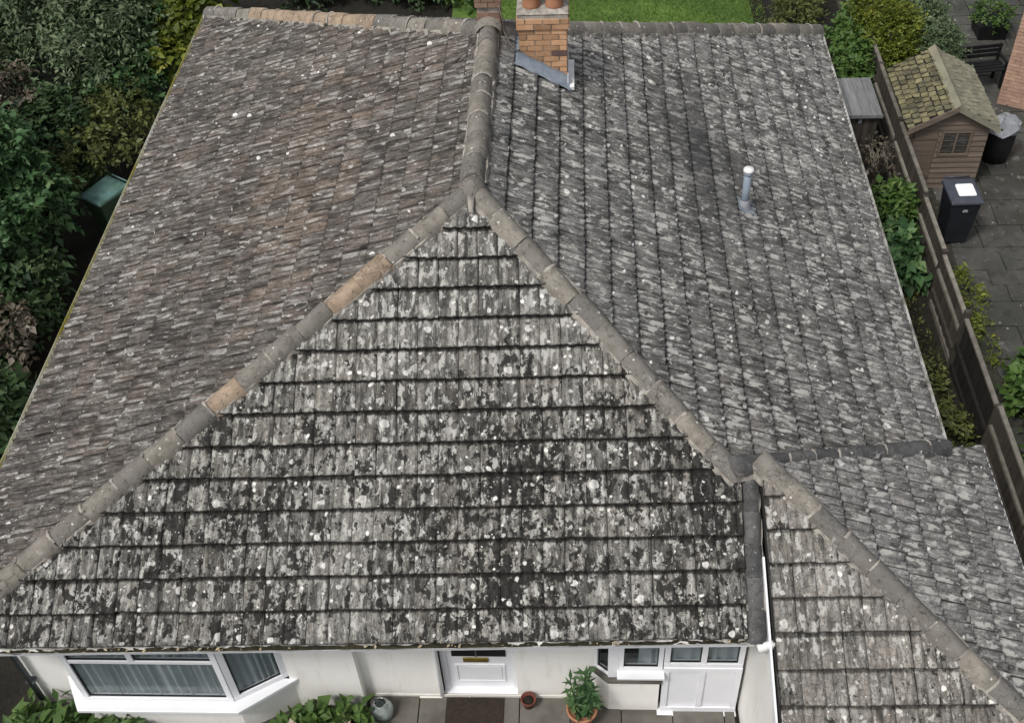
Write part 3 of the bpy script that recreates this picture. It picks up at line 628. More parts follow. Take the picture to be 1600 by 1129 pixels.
# left bay
bx0, bx1, sz = -4.62, -2.84, -1.84
window('bay_window', (bx0, BY), (bx1, BY), sz, -.22, upper=(.45,), trans=-.98, fw=.07, curtain=(.0, 1, .03, .11), label='wide front light of the left bay with net curtains')
# the lower lights are one wide pane: cover post removed by building the bay as its own frame
window('bay_side_window', (bx1 + .01, BY + .01), (-2.26, WY + .02), sz, -.22, fw=.075, curtain=(0, 1, .03, .11))
window('bay_side_window', (-4.86, WY + .02), (bx0 - .01, BY + .01), sz, -.22, fw=.07, curtain=(0, 1, .03, .11))
pl = [(-4.90, WY), (-4.66, BY - .02), (bx1 + .03, BY - .02), (-2.14, WY)]
m = MB(); m.prism([(-4.94, WY - .003), (bx0 - .06, BY - .13), (bx1 + .07, BY - .13), (-2.14, WY - .003)][::1], sz - .06, sz - .004); m.build('bay_sill', 'upvc', HOUSE, .008)
m = MB(); m.prism([(-4.88, WY - .001), (-4.64, BY), (bx1 + .02, BY), (-2.22, WY - .001)], GF - .1, sz - .06); m.build('bay_wall', 'render', HOUSE)
# front door
m = MB(); dx0, dx1 = -.40, .38
m.box(dx0 - .07, dx0, DY - .03, DY + .08, GF, -.25).box(dx1, dx1 + .07, DY - .03, DY + .08, GF, -.25).box(dx0, dx1, DY - .03, DY + .08, -.33, -.25).box(dx0 - .07, dx1 + .07, DY - .09, DY + .08, GF - .02, GF + .05)
fr = m.build('front_door', 'upvc', HOUSE, .004); fr['label'] = 'white front door with brass letterbox'
MB().box(dx0, dx1, DY, DY + .05, GF + .05, -.33).build('leaf', 'upvc', fr)
m = MB(); z0, z1 = -2.30, -1.90
for b_ in ((dx0 + .09, dx1 - .09, z0, z0 + .03), (dx0 + .09, dx1 - .09, z1 - .03, z1), (dx0 + .09, dx0 + .12, z0 + .03, z1 - .03), (dx1 - .12, dx1 - .09, z0 + .03, z1 - .03)): m.box(b_[0], b_[1], DY - .014, DY + .002, b_[2], b_[3])
m.build('panel_moulding', 'upvc', fr, .004)
MB().box(dx0 + .13, dx1 - .13, DY - .010, DY + .002, z0 + .04, z1 - .04).build('panel', 'upvc', fr, .006)
MB().box(dx0 + .07, dx1 - .07, DY - .012, DY - .002, -1.71, -.8).build('pane', 'black', fr)
MB().box(-.05, -.03, DY - .02, DY - .013, -1.71, -.8).build('glazing_bar', 'dark_metal', fr)
MB().box(-.20, .10, DY - .022, DY - .002, -1.835, -1.745).build('letterbox', 'brass', fr, .006)
m = MB(); m.tube([(dx0 - .10, DY - .10, -1.0), (dx0 - .10, DY - .14, -1.05), (dx0 - .10, DY - .14, -2.42), (dx0 - .10, DY - .10, -2.47)], .016, 8); m.build('grab_rail', 'upvc', fr)
for x0, x1 in ((-.49, dx0 - .07), (dx1 + .07, .45)): MB().box(x0, x1, RY + .01, DY + .1, GF - .05, -.19).build('door_reveal', 'render', HOUSE)
# right bay and double door
QY = -3.72
MB().prism([(1.30, RY + .01), (1.52, QY), (2.10, QY), (2.10, RY + .2), (1.3, RY + .2)], GF - .1, -1.78).build('low_wall', 'render', HOUSE)
MB().prism([(1.28, RY - .01), (1.50, QY - .05), (2.12, QY - .05), (2.12, QY + .12), (1.3, RY + .1)], -1.78, -1.735).build('stone_ledge', 'slab_front', HOUSE, .006)
window('side_light', (1.34, RY), (1.53, QY + .005), -1.73, -.2, fw=.045)
MB().box(1.50, 1.62, QY, QY + .07, -1.72, -.2).build('corner_post', 'upvc', HOUSE, .006)
window('kitchen_window', (1.62, QY), (2.12, QY), -1.56, -.2, fw=.055, curtain=(.45, 1, .025, .12), sill=.02, label='white window between the corner post and the double door')
MB().box(1.62, 2.12, QY + .005, QY + .07, -1.735, -1.62).build('sill_packer', 'slab_front', HOUSE)
window('double_door', (2.13, QY), (3.02, QY), -1.47, -.2, muls=(.5,), fw=.065, curtain=(0, 1, .02, .14), label='white double door with glazed top halves')
dd = MB(); dd.box(2.13, 3.02, QY + .01, QY + .06, GF + .02, -1.472); dd.build('door_lower_panel', 'upvc', HOUSE, .004)
m = MB()
for x0, x1 in ((2.13, 2.20), (2.54, 2.61), (2.95, 3.02)): m.box(x0, x1, QY - .014, QY + .008, GF + .12, -1.56)
m.box(2.13, 3.02, QY - .018, QY + .006, GF + .02, GF + .12).box(2.13, 3.02, QY - .018, QY + .006, -1.56, -1.474); m.build('door_rail', 'upvc', HOUSE, .005)
MB().box(2.09, 3.03, QY - .07, QY + .1, GF - .03, GF + .02).build('door_threshold', 'upvc', HOUSE, .006)
# downpipe
m = MB(); m.tube([(-5.40, -4.36, -.12), (-5.40, -4.30, -.22), (-5.38, WY - .07, -.55), (-5.38, WY - .06, GF - .05)], .036, 10); m.build('downpipe', 'dark_metal', HOUSE)
for z in (-.9, -1.9): MB().box(-5.43, -5.33, WY - .09, WY, z, z + .04).build('pipe_clip', 'dark_metal', HOUSE)

# bricks
BRK = {}
def brick_mesh(l, d, h, mat):
    k = (round(l, 3), round(d, 3), h, mat)
    if k not in BRK: o = MB().box(-l/2, l/2, -d/2, d/2, -h/2, h/2).build('brick', mat); BRK[k] = o.data; bpy.data.objects.remove(o)
    return BRK[k]
def stack(root, x0, x1, y0, y1, z0, z1, choose, seed, slopez=None, bl=.215, bh=.065, g_=.010, proud=.0):
    r = random.Random(seed); i = 0; z = z0
    while z + bh < z1 + .001:
        for face in range(4):
            hor = face in (0, 2); a0, a1 = ((x0, x1) if hor else (y0, y1)); ln = a1 - a0; n_ = max(1, round(ln / (bl + g_)))
            off = (.5 if (i + face) % 2 else 0); pitch = ln / n_; ps = []
            e = [0] + [(k + 1 - off) * pitch for k in range(n_)] + [ln]; e = sorted(set(round(q, 4) for q in e if q <= ln))
            for s_, t_ in zip(e[:-1], e[1:]):
                l_ = t_ - s_ - g_
                if l_ < .03: continue
                c = a0 + (s_ + t_) / 2; dp = .05; pr_ = proud + r.uniform(-.002, .004)
                if face == 0: q = (c, y0 + dp/2 - pr_, 0); rz = 0
                elif face == 2: q = (c, y1 - dp/2 + pr_, 0); rz = 0
                elif face == 1: q = (x1 - dp/2 + pr_, c, 0); rz = math.pi/2
                else: q = (x0 + dp/2 - pr_, c, 0); rz = math.pi/2
                zc = z + bh/2
                if slopez and zc < slopez(q[0], q[1]) - .05: continue
                inst(brick_mesh(l_, dp, bh, choose(r, i)), 'brick', Matrix.Translation((q[0], q[1], zc)) @ Matrix.Rotation(rz + r.gauss(0, .004), 4, 'Z'), root)
        z += bh + g_; i += 1
    return z
cx0, cx1, cy0, cy1 = .43, 1.06, 3.05, 3.62
m = MB(); m.box(cx0 + .012, cx1 - .012, cy0 + .012, cy1 - .012, 1.4, 2.96); ch = m.build('chimney', 'mortar', HOUSE); ch['label'] = 'orange brick chimney with lead flashing'
pickc = lambda r, i: 'brick_dark' if (r.random() < (.45 if 14 <= i <= 16 else .10)) else 'brick'
ztop = stack(ch, cx0, cx1, cy0, cy1, 1.55, 2.74, pickc, 3, slopez=lambda x, y: H + sR * x, g_=.014)
stack(ch, cx0 - .025, cx1 + .025, cy0 - .025, cy1 + .025, ztop, 2.94, lambda r, i: 'brick', 4, g_=.014)
MB().box(cx0 - .01, cx1 + .01, cy0 - .01, cy1 + .01, ztop - .01, 2.93).build('corbel_core', 'mortar', ch)
m = MB(); zt = 2.945
m.add([(cx0 - .02, cy0 - .02, zt), (cx1 + .02, cy0 - .02, zt), (cx1 + .02, cy1 + .02, zt), (cx0 - .02, cy1 + .02, zt), (cx0 + .09, cy0 + .05, zt + .035), (cx1 - .09, cy0 + .05, zt + .035), (cx1 - .09, cy1 - .1, zt + .035), (cx0 + .09, cy1 - .1, zt + .035)], [(0,1,5,4),(1,2,6,5),(2,3,7,6),(3,0,4,7),(4,5,6,7)]); m.build('flaunching', 'mortar', ch)
for x in (.60, .90):
    m = MB(); m.lathe([(.105, 0), (.12, .02), (.115, .05), (.108, .30), (.125, .32), (.125, .36), (.10, .37), (.092, .33), (.092, .05)], (x, 3.22, zt + .02), 22); m.build('chimney_pot', 'terracotta', ch)
# stepped lead: apron in front, soakers at the sides
zf = lambda x: H + sR * x + .035
m = MB(); n_ = 8; vs = []
for i in range(n_ + 1):
    x = cx0 - .04 + (cx1 - cx0 + .08) * i / n_; wv = .012 * math.sin(i * 2.1)
    vs += [(x, cy0 - .016, zf(x) + .19 + wv), (x, cy0 - .020, zf(x) + .075), (x, cy0 - .13 + wv, zf(x) + .07), (x, cy0 - .14 + wv, zf(x) + .052)]
m.add(vs, [(i*4+j, i*4+j+1, i*4+j+5, i*4+j+4) for i in range(n_) for j in range(3)], 0, True); m.build('lead_flashing', 'lead', ch)
for x, sg in ((cx0, -1), (cx1, 1)):
    m = MB(); zz = zf(x)
    m.box(min(x, x + sg * .013), max(x, x + sg * .013), cy0 - .02, cy1 + .03, zz, zz + .2).box(min(x + sg * .013, x + sg * .09), max(x + sg * .013, x + sg * .09), cy0 - .1, cy1 + .03, zz + .03 + (0 if sg < 0 else -.02), zz + .06 + (0 if sg < 0 else -.005)); m.build('lead_flashing', 'lead' if sg < 0 else 'cap_white', ch)
# slim second stack on the ridge
m = MB(); m.box(-.125, .155, 3.5, 3.83, 2.1, 2.97); ch2 = m.build('slim_chimney', 'mortar', HOUSE); ch2['label'] = 'slim brown brick stack on the ridge'
stack(ch2, -.14, .17, 3.485, 3.845, 2.30, 2.80, lambda r, i: 'brick_old', 8)
stack(ch2, -.16, .19, 3.465, 3.865, 2.83, 2.97, lambda r, i: 'brick_old', 9)
MB().box(-.18, .21, 3.445, 3.885, 2.975, 3.02).build('stack_cap', 'slab_front', ch2, .008)
m = MB(); m.lathe([(.10, 0), (.105, .25), (.12, .27), (.12, .3), (.095, .3), (.09, .05)], (.01, 3.66, 3.02), 18); m.build('chimney_pot', 'terracotta', ch2)
m = MB(); vs = []
for i in range(9):
    t = math.pi * i / 8; vs += [(.01 - .17 * math.cos(t), 3.40, H + .0 + .16 * math.sin(t)), (.01 - .19 * math.cos(t), 3.49, H + .05 + .2 * math.sin(t))]
m.add(vs, [(i*2, i*2+1, i*2+3, i*2+2) for i in range(8)], 0, True); m.build('lead_collar', 'ridge', ch2)
m = MB(); m.tube([(.16, 3.47, 2.86), (.20, 3.46, 2.66), (.22, 3.42, 2.50), (.30, 3.25, 2.42), (.40, 3.03, 2.44), (.44, 3.02, 2.46)], .011, 6); m.build('cable', 'slab_front', HOUSE); m = MB(); m.tube([(-.14, 3.3, 2.49), (-.3, 3.05, 2.40), (-.46, 2.95, 2.32), (-.5, 2.85, 2.29), (-.36, 2.78, 2.35), (-.2, 2.75, 2.44)], .009, 6); m.build('cable', 'slab_front', HOUSE)
# soil vent pipe
vx, vy = 3.46, 2.17; vz = H + sR * vx
root = MB(); root.tube([(vx, vy, vz - .1), (vx + .004, vy + .01, vz + .62)], .052, 16); vp = root.build('vent_pipe', 'pipe', HOUSE); vp['label'] = 'grey vent pipe with white cap'
MB().lathe([(.0, .68), (.06, .675), (.072, .655), (.072, .63), (.056, .622)], (vx + .005, vy + .01, vz), 20).build('cap', 'cap_white', vp)
MB().lathe([(.058, .58), (.066, .59), (.066, .622), (.05, .622)], (vx + .005, vy + .01, vz), 20).build('collar', 'pipe', vp)
MB().lathe([(.055, .14), (.066, .13), (.075, .07), (.10, .0), (.11, -.05)], (vx, vy, vz + .03), 20).build('lead_slate', 'grey_sheet', vp)
m = MB(); Mx = Matrix.Translation((vx, vy, vz)) @ Matrix.Rotation(math.atan(-sR), 4, 'Y'); m.box(-.13, .17, -.14, .14, .050, .062, mat=Mx); m.build('lead_base', 'lead', vp, .004)

# ------------------------------------------------------------------ right side: boundary fence
PY = [13.4, 11.5, 9.6, 7.6, 5.45, 4.0, 2.5, .62, -1.2, -3.0, -4.8]
FX = 7.08
def fx(y): return FX + .006 * y
bays = [('boundary_fence', 'dark brown board fence between the bungalow and the paved yard', list(range(0, 6)), 'fence_wood'), ('black_fence_panel', 'black stained fence panel between two brown fence runs', [6], 'fence_black'), ('brown_fence', 'brown fence run beside the low extension roof', [7, 8, 9], 'fence_wood')]
for nm, lb, idx, mt in bays:
    rt = empty(nm, (FX, PY[idx[-1] + 1], GR), lb, 'fence'); o0 = Vector((FX, PY[idx[-1] + 1], GR))
    for i in idx:
        ya, yb = PY[i + 1], PY[i]; top = 1.10 + (.07 if i < 4 else 0) - (.05 if i in (5, 6) else 0) + (.0 if i < 7 else .05); nb = int((yb - ya - .1) / .125); r = random.Random(i)
        tilt = r.uniform(-.02, .02)
        for k in range(nb):
            y = ya + .05 + (yb - ya - .1) * k / nb; wd = (yb - ya - .1) / nb + .012
            xx = fx(y) - FX + (.008 if k % 2 else -.004) + tilt * k / nb
            box('board', (xx - .008, xx + .006, y - o0.y, y - o0.y + wd, .08, top - .02 + r.uniform(-.008, .008)), mt, rt)
        for z in ((.30, .72) if mt == 'fence_wood' else (.5,)):
            box('rail', (fx(ya) - FX - .06, fx(ya) - FX - .013, ya + .05 - o0.y, yb - .05 - o0.y, z, z + .06), 'fence_rail' if z > .6 else mt, rt)
        box('capping', (fx(ya) - FX - .03, fx(ya) - FX + .035, ya + .04 - o0.y, yb - .04 - o0.y, top - .02, top + .02), 'fence_rail', rt)
        box('gravel_board', (fx(ya) - FX - .03, fx(ya) - FX + .01, ya + .05 - o0.y, yb - .05 - o0.y, -.05, .1), 'fence_rail' if mt == 'fence_wood' else mt, rt)
    for i in idx + [idx[-1] + 1]:
        if nm != 'boundary_fence' and i == idx[0] and nm == 'brown_fence' : pass
        yy = PY[i]; 
        if nm == 'black_fence_panel': continue
        box('post', (fx(yy) - FX - .05, fx(yy) - FX + .05, yy - .04 - o0.y, yy + .04 - o0.y, -.1, 1.13 + (.07 if i < 4 else 0) + (.06 if i % 3 == 0 else 0)), 'fence_wood', rt, .006)

# neighbour's paved yard
yard = MB(); yard.box(7.2, 14.5, -5, 18, GR - .2, GR + .03); yo = yard.build('yard', 'patio_joint'); tag(yo, kind='structure')
r = random.Random(4); y = -1.5; row = 0
while y < 15:
    hgt = r.choice((.4, .6, .75)); x = 7.55 + r.uniform(0, .3)
    while x < 12.6:
        wd = r.choice((.35, .55, .8, .65)); mm = Matrix.Translation((x + wd/2, y + hgt/2, GR + .03)) @ Matrix.Rotation(r.gauss(0, .03), 4, 'Z') @ Matrix.Rotation(r.gauss(0, .015), 4, 'X') @ Matrix.Rotation(r.gauss(0, .012), 4, 'Y')
        if not (7.2 < x < 8.3 and 7.1 < y < 8.7):
            MB().box(-wd/2 + .008, wd/2 - .008, -hgt/2 + .008, hgt/2 - .008, -.02, .022, mat=mm).build('slab', 'slab', yo, .006)
        x += wd
    y += hgt; row += 1

# garden shed beyond the fence
SX0, SX1, SY0, SY1 = 7.21, 8.54, 7.10, 8.9; SZE, SZR = -1.52, -1.14
shed = empty('garden_shed', ((SX0 + SX1)/2, SY0, GR), 'small brown timber shed with mossy shingle roof beyond the fence', 'shed'); so_ = shed.location.copy()
def sl(m, name, mat, bev=0):
    for i, v in enumerate(m.v): m.v[i] = tuple(Vector(v) - so_)
    return m.build(name, mat, shed, bev)
xm = (SX0 + SX1) / 2; 
sl(MB().box(SX0 + .03, SX1 - .03, SY0 + .03, SY1 - .03, GR, SZE - .1), 'inner_wall', 'interior')
z = GR + .05; i = 0
while z < SZR - .06:
    t_ = 1 if z + .115 < SZE else max(0, (SZR - z - .14) / (SZR - SZE)); x0 = xm - (xm - SX0) * t_; x1 = xm + (SX1 - xm) * t_; h_ = .115
    if x1 - x0 > .1:
        for a_, b_ in (((x0, SX0 + .02), (SX0 + .46, x1)) if GR + .0 < z < SZE - .2 else ((x0, x1),)):
            if b_ > a_: sl(MB().add([(a_, SY0 + .005, z), (b_, SY0 + .005, z), (b_, SY0 - .022, z), (a_, SY0 - .022, z), (a_, SY0 + .01, z + h_ - .008), (b_, SY0 + .01, z + h_ - .008), (b_, SY0 - .002, z + h_ - .008), (a_, SY0 - .002, z + h_ - .008)], [(0,1,2,3),(3,2,6,7),(4,5,6,7),(0,3,7,4),(1,2,6,5)]), 'board', 'shed_wood')
    if z < SZE - .14:
        for xx in (SX0, SX1): sl(MB().box(xx - .008, xx + .008, SY0, SY1, z, z + h_ - .006), 'board', 'shed_wood')
    z += h_; i += 1
dr = sl(MB().box(SX0 + .03, SX0 + .45, SY0 - .02, SY0 + .0, GR + .05, SZE - .1), 'door', 'shed_wood'); 
for z in (GR + .3, SZE - .35): MB().box(SX0 + .03 - so_.x, SX0 + .45 - so_.x, -.034, -.021, z - so_.z, z + .07 - so_.z).build('ledge', 'shed_wood', dr)
# shed window in the right half of the gable wall
wx0, wx1, wz0, wz1 = 7.72, 8.26, -2.22, -1.70
m = MB()
for b_ in ((wx0, wx1, wz0, wz0 + .04), (wx0, wx1, wz1 - .04, wz1), (wx0, wx0 + .04, wz0 + .04, wz1 - .04), (wx1 - .04, wx1, wz0 + .04, wz1 - .04), ((wx0 + wx1)/2 - .015, (wx0 + wx1)/2 + .015, wz0 + .04, wz1 - .04)): m.box(b_[0], b_[1], SY0 - .04, SY0 - .014, b_[2], b_[3])
wf = sl(m, 'window', 'shed_wood')
MB().box(wx0 + .03 - so_.x, wx1 - .03 - so_.x, -.026, -.018, wz0 + .03 - so_.z, wz1 - .03 - so_.z).build('pane', 'glass', wf)
rr = random.Random(2); m = MB()
for k in range(9): x_ = rr.uniform(wx0 + .05, wx1 - .15); z_ = rr.uniform(wz0 + .05, wz1 - .1); m.box(x_ - so_.x, x_ + rr.uniform(.05, .12) - so_.x, -.0165, -.013, z_ - so_.z, z_ + rr.uniform(.02, .06) - so_.z)
m.build('window_clutter', 'grey_sheet', wf)['kind'] = 'stuff'
# shed roof, one board deck and rows of shingles per side
ov = .14
for sg in (-1, 1):
    xe_ = xm + sg * ((SX1 - SX0)/2 + ov); sl_ = (SZR - SZE) / ((SX1 - SX0)/2); ze_ = SZE - ov * sl_
    a_ = Vector((xm, SY0 - .12, SZR)); b_ = Vector((xe_, SY0 - .12, ze_)); yl = SY1 - SY0 + .22; dv = (b_ - a_); ln = dv.length; dv.normalize(); nn = Vector((0, 1, 0)).cross(dv) * (1 if sg > 0 else -1); nn = nn if nn.z > 0 else -nn
    dk = sl(MB().add([a_, b_, b_ + Vector((0, yl, 0)), a_ + Vector((0, yl, 0)), a_ - nn * .03, b_ - nn * .03, b_ - nn * .03 + Vector((0, yl, 0)), a_ - nn * .03 + Vector((0, yl, 0))], [(0,1,2,3),(4,5,6,7),(0,1,5,4),(1,2,6,5),(2,3,7,6),(3,0,4,7)]), 'roof', 'fence_black' if sg < 0 else 'fence_wood')
    rws = 7 if sg < 0 else 8; ncol = 13 if sg < 0 else 15
    for i in range(rws):
        for j in range(ncol):
            s0 = ln * i / rws; s1 = ln * (i + (.92 if sg < 0 else 1.05)) / rws; y0 = yl * (j + (.5 if i % 2 else 0)) / ncol; y1 = y0 + yl / ncol - (.035 if sg < 0 else .02)
            y0 = max(0, y0); y1 = min(yl, y1); s1 = min(s1, ln + .02)
            if y1 - y0 < .03: continue
            p = [a_ + dv * (s0 + rr.uniform(0, .01)) + Vector((0, y0, 0)) + nn * .004, a_ + dv * (s1 + rr.uniform(-.02, .02)) + Vector((0, y0, 0)) + nn * rr.uniform(.018, .04), a_ + dv * (s1 + rr.uniform(-.02, .02)) + Vector((0, y1, 0)) + nn * rr.uniform(.018, .04), a_ + dv * s0 + Vector((0, y1, 0)) + nn * .004]
            p = [q - so_ for q in p]; lo = [q - nn * .014 for q in p]
            MB().add(p + lo, [(0,1,2,3),(0,1,5,4),(1,2,6,5),(2,3,7,6),(4,5,6,7)]).build('shingle', 'moss_wood' if sg < 0 else 'grey_shingle', dk)
    sl(MB().add([a_ + Vector((0, -.025, .03)), b_ + Vector((0, -.025, .02)), b_ + Vector((0, -.025, -.09)), a_ + Vector((0, -.025, -.09)), a_ + Vector((0, -.003, .03)), b_ + Vector((0, -.003, .02)), b_ + Vector((0, -.003, -.09)), a_ + Vector((0, -.003, -.09))], [(0,1,2,3),(4,5,6,7),(0,1,5,4),(1,2,6,5),(2,3,7,6),(3,0,4,7)]), 'bargeboard', 'grey_shingle' if sg > 0 else 'shed_wood')
sl(MB().add([(xm - .11, SY0 - .14, SZR - .045), (xm, SY0 - .14, SZR + .055), (xm + .11, SY0 - .14, SZR - .045), (xm - .11, SY1 + .12, SZR - .045), (xm, SY1 + .12, SZR + .055), (xm + .11, SY1 + .12, SZR - .045)], [(0,1,4,3),(1,2,5,4),(0,1,2),(3,4,5)]), 'ridge_cap', 'grey_shingle')

# black wheeled bin
def wheelie(name, label, loc, rz, body, lid, wmat, hh=1.05, w0=.40, w1=.50, d0=.46, d1=.62, patch=True):
    t = empty(name, loc, label, 'bin', rz=rz); m = MB()
    vs = [(-w0/2, -d0/2, .04), (w0/2, -d0/2, .04), (w0/2, d0/2, .04), (-w0/2, d0/2, .04), (-w1/2, -d1/2, hh - .1), (w1/2, -d1/2, hh - .1), (w1/2, d1/2, hh - .1), (-w1/2, d1/2, hh - .1)]
    m.add(vs, [(0,3,2,1),(4,5,6,7),(0,1,5,4),(1,2,6,5),(2,3,7,6),(3,0,4,7)]); m.build('body', body, t, .025)
    m = MB(); a_, b_ = w1/2 + .025, d1/2 + .03; z = hh - .11
    m.add([(-a_, -b_, z), (a_, -b_, z), (a_, b_, z), (-a_, b_, z), (-a_, -b_, z + .05), (a_, -b_, z + .05), (a_, b_, z + .07), (-a_, b_, z + .07), (-a_ * .75, -b_ * .7, z + .10), (a_ * .75, -b_ * .7, z + .10), (a_ * .75, b_ * .7, z + .12), (-a_ * .75, b_ * .7, z + .12)],
          [(0,3,2,1),(0,1,5,4),(1,2,6,5),(2,3,7,6),(3,0,4,7),(4,5,9,8),(5,6,10,9),(6,7,11,10),(7,4,8,11),(8,9,10,11)]); ld = m.build('lid', lid, t, .014)
    if patch:
        pts = [(-.13, -.17), (.13, -.17), (.15, -.15), (.15, .13), (.13, .15), (-.12, .15), (-.15, .12), (-.15, -.15)]
        MB().prism([(x + .02, y - .03) for x, y in pts], 0, .006).build('lid_label', 'label_white', ld).matrix_basis = Matrix.Translation((0, 0, z + .108)) @ Matrix.Rotation(math.atan(.02 / (2 * b_ * .7)), 4, 'X')
        MB().prism([(-.045, 0), (.045, 0), (.045, .03), (.02, .055), (-.02, .055), (-.045, .03)], 0, .004).build('badge', 'grey_sheet', t).matrix_basis = Matrix.Translation((.0, -d1/2 + .010, hh - .28)) @ Matrix.Rotation(math.radians(85), 4, 'X')
    MB().tube([(-w1/2 + .04, d1/2 + .08, hh - .04), (w1/2 - .04, d1/2 + .08, hh - .04)], .016, 8).build('handle', lid, t)
    for s_ in (-1, 1): MB().tube([(s_ * (w0/2 + .01), d0/2, .1), (s_ * (w0/2 + .055), d0/2, .1)], .1, 16).build('wheel', 'black', t)
    return t
wheelie('wheeled_bin', 'black wheeled bin with white square on its lid beside the fence', (7.80, 5.66, GR + .05), math.radians(2), 'bin_black', 'bin_lid', 'black')
wheelie('garden_waste_bin', 'green bin with teal lid between house and shrubs', (-7.12, 5.50, GF), math.radians(-32), 'green_plastic', 'teal_plastic', 'black', patch=False, hh=1.0)

# timber log box with silver lid against the house
bxr = empty('storage_box', (6.45, 8.45, GR), 'dark storage box with silver grey plank lid beside the eave', 'box')
box('body', (-.33, .33, -.56, .56, 0, 1.12), 'fence_black', bxr)
for k in range(5): box('plank', (-.34 + .136 * k, -.34 + .136 * k + .125, -.575, -.562, .02, 1.1), 'fence_wood', bxr)
for k in range(4): box('lid_plank', (-.38 + .19 * k, -.38 + .19 * k + .184, -.64, .64, 1.15 + .004 * (k % 2), 1.18 + .004 * (k % 2)), 'grey_wood', bxr, .003)
box('lid_edge', (-.385, .385, -.655, -.642, 1.12, 1.185), 'grey_wood', bxr)
MB().box(-.03, .03, -.60, -.576, .98, 1.06).build('latch', 'lead', bxr)

# neighbour's brick house
NX, NY = 9.69, 9.86
nh = empty('brick_house', (NX, NY, GR), 'corner of the pinkish brick house beyond the yard', 'house', rz=math.radians(-28))
MB().box(.02, 5, .02, 5.5, 0, 5.2).build('wall', 'mortar', nh)
rr = random.Random(12)
for i in range(58):
    z = .01 + i * .075; off = (.1125 if i % 2 else 0)
    for k in range(-1, 4):
        x0 = max(0, k * .225 + off); x1 = (k + 1) * .225 + off - .01
        if x1 - x0 > .04: inst(brick_mesh(round(x1 - x0, 3), .06, .065, 'brick_pink'), 'brick', Matrix.Translation(((x0 + x1)/2, .03 - rr.uniform(0, .005), z + .0325)), nh)
# black bench and covered butt in the yard
bb = empty('garden_bench', (9.45, 10.55, GR + .05), 'black garden bench at the brick house', 'bench', rz=.15)
for x in (-.42, .42):
    for y in (-.18, .2): box('leg', (x - .025, x + .025, y - .025, y + .025, 0, .42 if y < 0 else .8), 'black', bb)
    box('armrest', (x - .03, x + .03, -.22, .22, .58, .61), 'black', bb); box('arm_post', (x - .02, x + .02, -.2, -.16, .42, .58), 'black', bb)
for k in range(4): box('seat_slat', (-.46, .46, -.22 + .11 * k, -.13 + .11 * k, .42, .445), 'black', bb)
for k in range(3): box('back_slat', (-.46, .46, .2, .225, .52 + .1 * k, .59 + .1 * k), 'black', bb)
wb = empty('covered_barrel', (9.15, 8.0, GR + .05), 'black barrel with a grey crumpled cover beside the shed', 'barrel')
MB().lathe([(0, 0), (.24, 0), (.27, .2), (.28, .5), (.26, .75), (.25, .8), (0, .8)], (0, 0, 0), 18).build('body', 'black', wb)
m = MB(); rr = random.Random(3); vs = [(0, 0, .93)]
for q, (rad, z) in enumerate(((.12, .9), (.22, .84), (.3, .74), (.31, .66))):
    for j in range(14): a_ = 2 * math.pi * j / 14; k_ = rad * rr.uniform(.8, 1.15); vs.append((k_ * math.cos(a_), k_ * math.sin(a_), z + rr.uniform(-.06, .06)))
m.add(vs, [(0, 1 + j, 1 + (j + 1) % 14) for j in range(14)] + [(1 + i*14 + j, 1 + i*14 + (j + 1) % 14, 1 + (i+1)*14 + (j + 1) % 14, 1 + (i+1)*14 + j) for i in range(3) for j in range(14)]); m.build('cover', 'grey_sheet', wb)
tp = empty('planter', (10.2, 12.6, GR + .05), 'dark planter with a small green shrub by the brick house', 'planter')
MB().add([(-.28,-.28,0),(.28,-.28,0),(.28,.28,0),(-.28,.28,0),(-.33,-.33,.35),(.33,-.33,.35),(.33,.33,.35),(-.33,.33,.35)], [(0,3,2,1),(4,5,6,7),(0,1,5,4),(1,2,6,5),(2,3,7,6),(3,0,4,7)]).build('trough', 'black', tp)
P_, D_, T_, C_ = sprays([(0, 0, .45, .42, .42, .25)], 160, 7, .16, .2, 61); leaves_mesh('foliage', P_, D_, .06, .6, .2, .5, T_, 'lf_bright', tp)
hz = MB(); hz.tube([(8.98, 11.8, GR + .06), (8.95, 11.0, GR + .07), (8.83, 10.2, GR + .07), (8.75, 9.6, GR + .07), (8.72, 9.3, GR + .07)], .014, 6); tag(hz.build('garden_hose', 'black'), 'thin black hose lying straight across the paved yard', 'hose')

# ------------------------------------------------------------------ plants on the right
plant('privet_bush', 'clipped yellow green bush behind the shed and fence', 'bush', (7.6, 10.8, GR), [(0, 0, 1.0, .68, .8, .75), (-.2, .8, 1.1, .6, .8, .75), (.1, -.5, .7, .5, .5, .6)], 'lf_yel', 2200, 8, .055, .16, .1, 21, .6, .2, .06, limbs=12)
plant('grey_green_bush', 'grey green bush between the shed and the yard', 'bush', (8.40, 10.45, GR), [(0, 0, .85, .55, .7, .7), (.0, 1.1, .8, .55, .7, .65), (.1, -.6, .6, .45, .5, .5)], 'lf_blue', 2000, 8, .055, .17, .2, 22, .55, .2, .06, limbs=12)
plant('ivy', 'yellow green climber on the fence behind the storage box', 'climber', (6.85, 10.4, GR), [(0, 0, .6, .35, .9, .6), (.1, 1.0, .7, .35, .7, .6), (-.1, -.7, .45, .3, .4, .45)], 'lf_bright', 650, 7, .10, .3, .6, 23, .6, .3, .05, limbs=10)
plant('rear_shrub', 'dark green shrub at the right end of the lawn', 'shrub', (5.95, 12.6, GR), [(0, 0, .5, .5, .9, .5), (.2, 1.1, .6, .5, .7, .5)], 'lf_olive', 620, 8, .07, .25, .3, 24, .5, .3, .05)
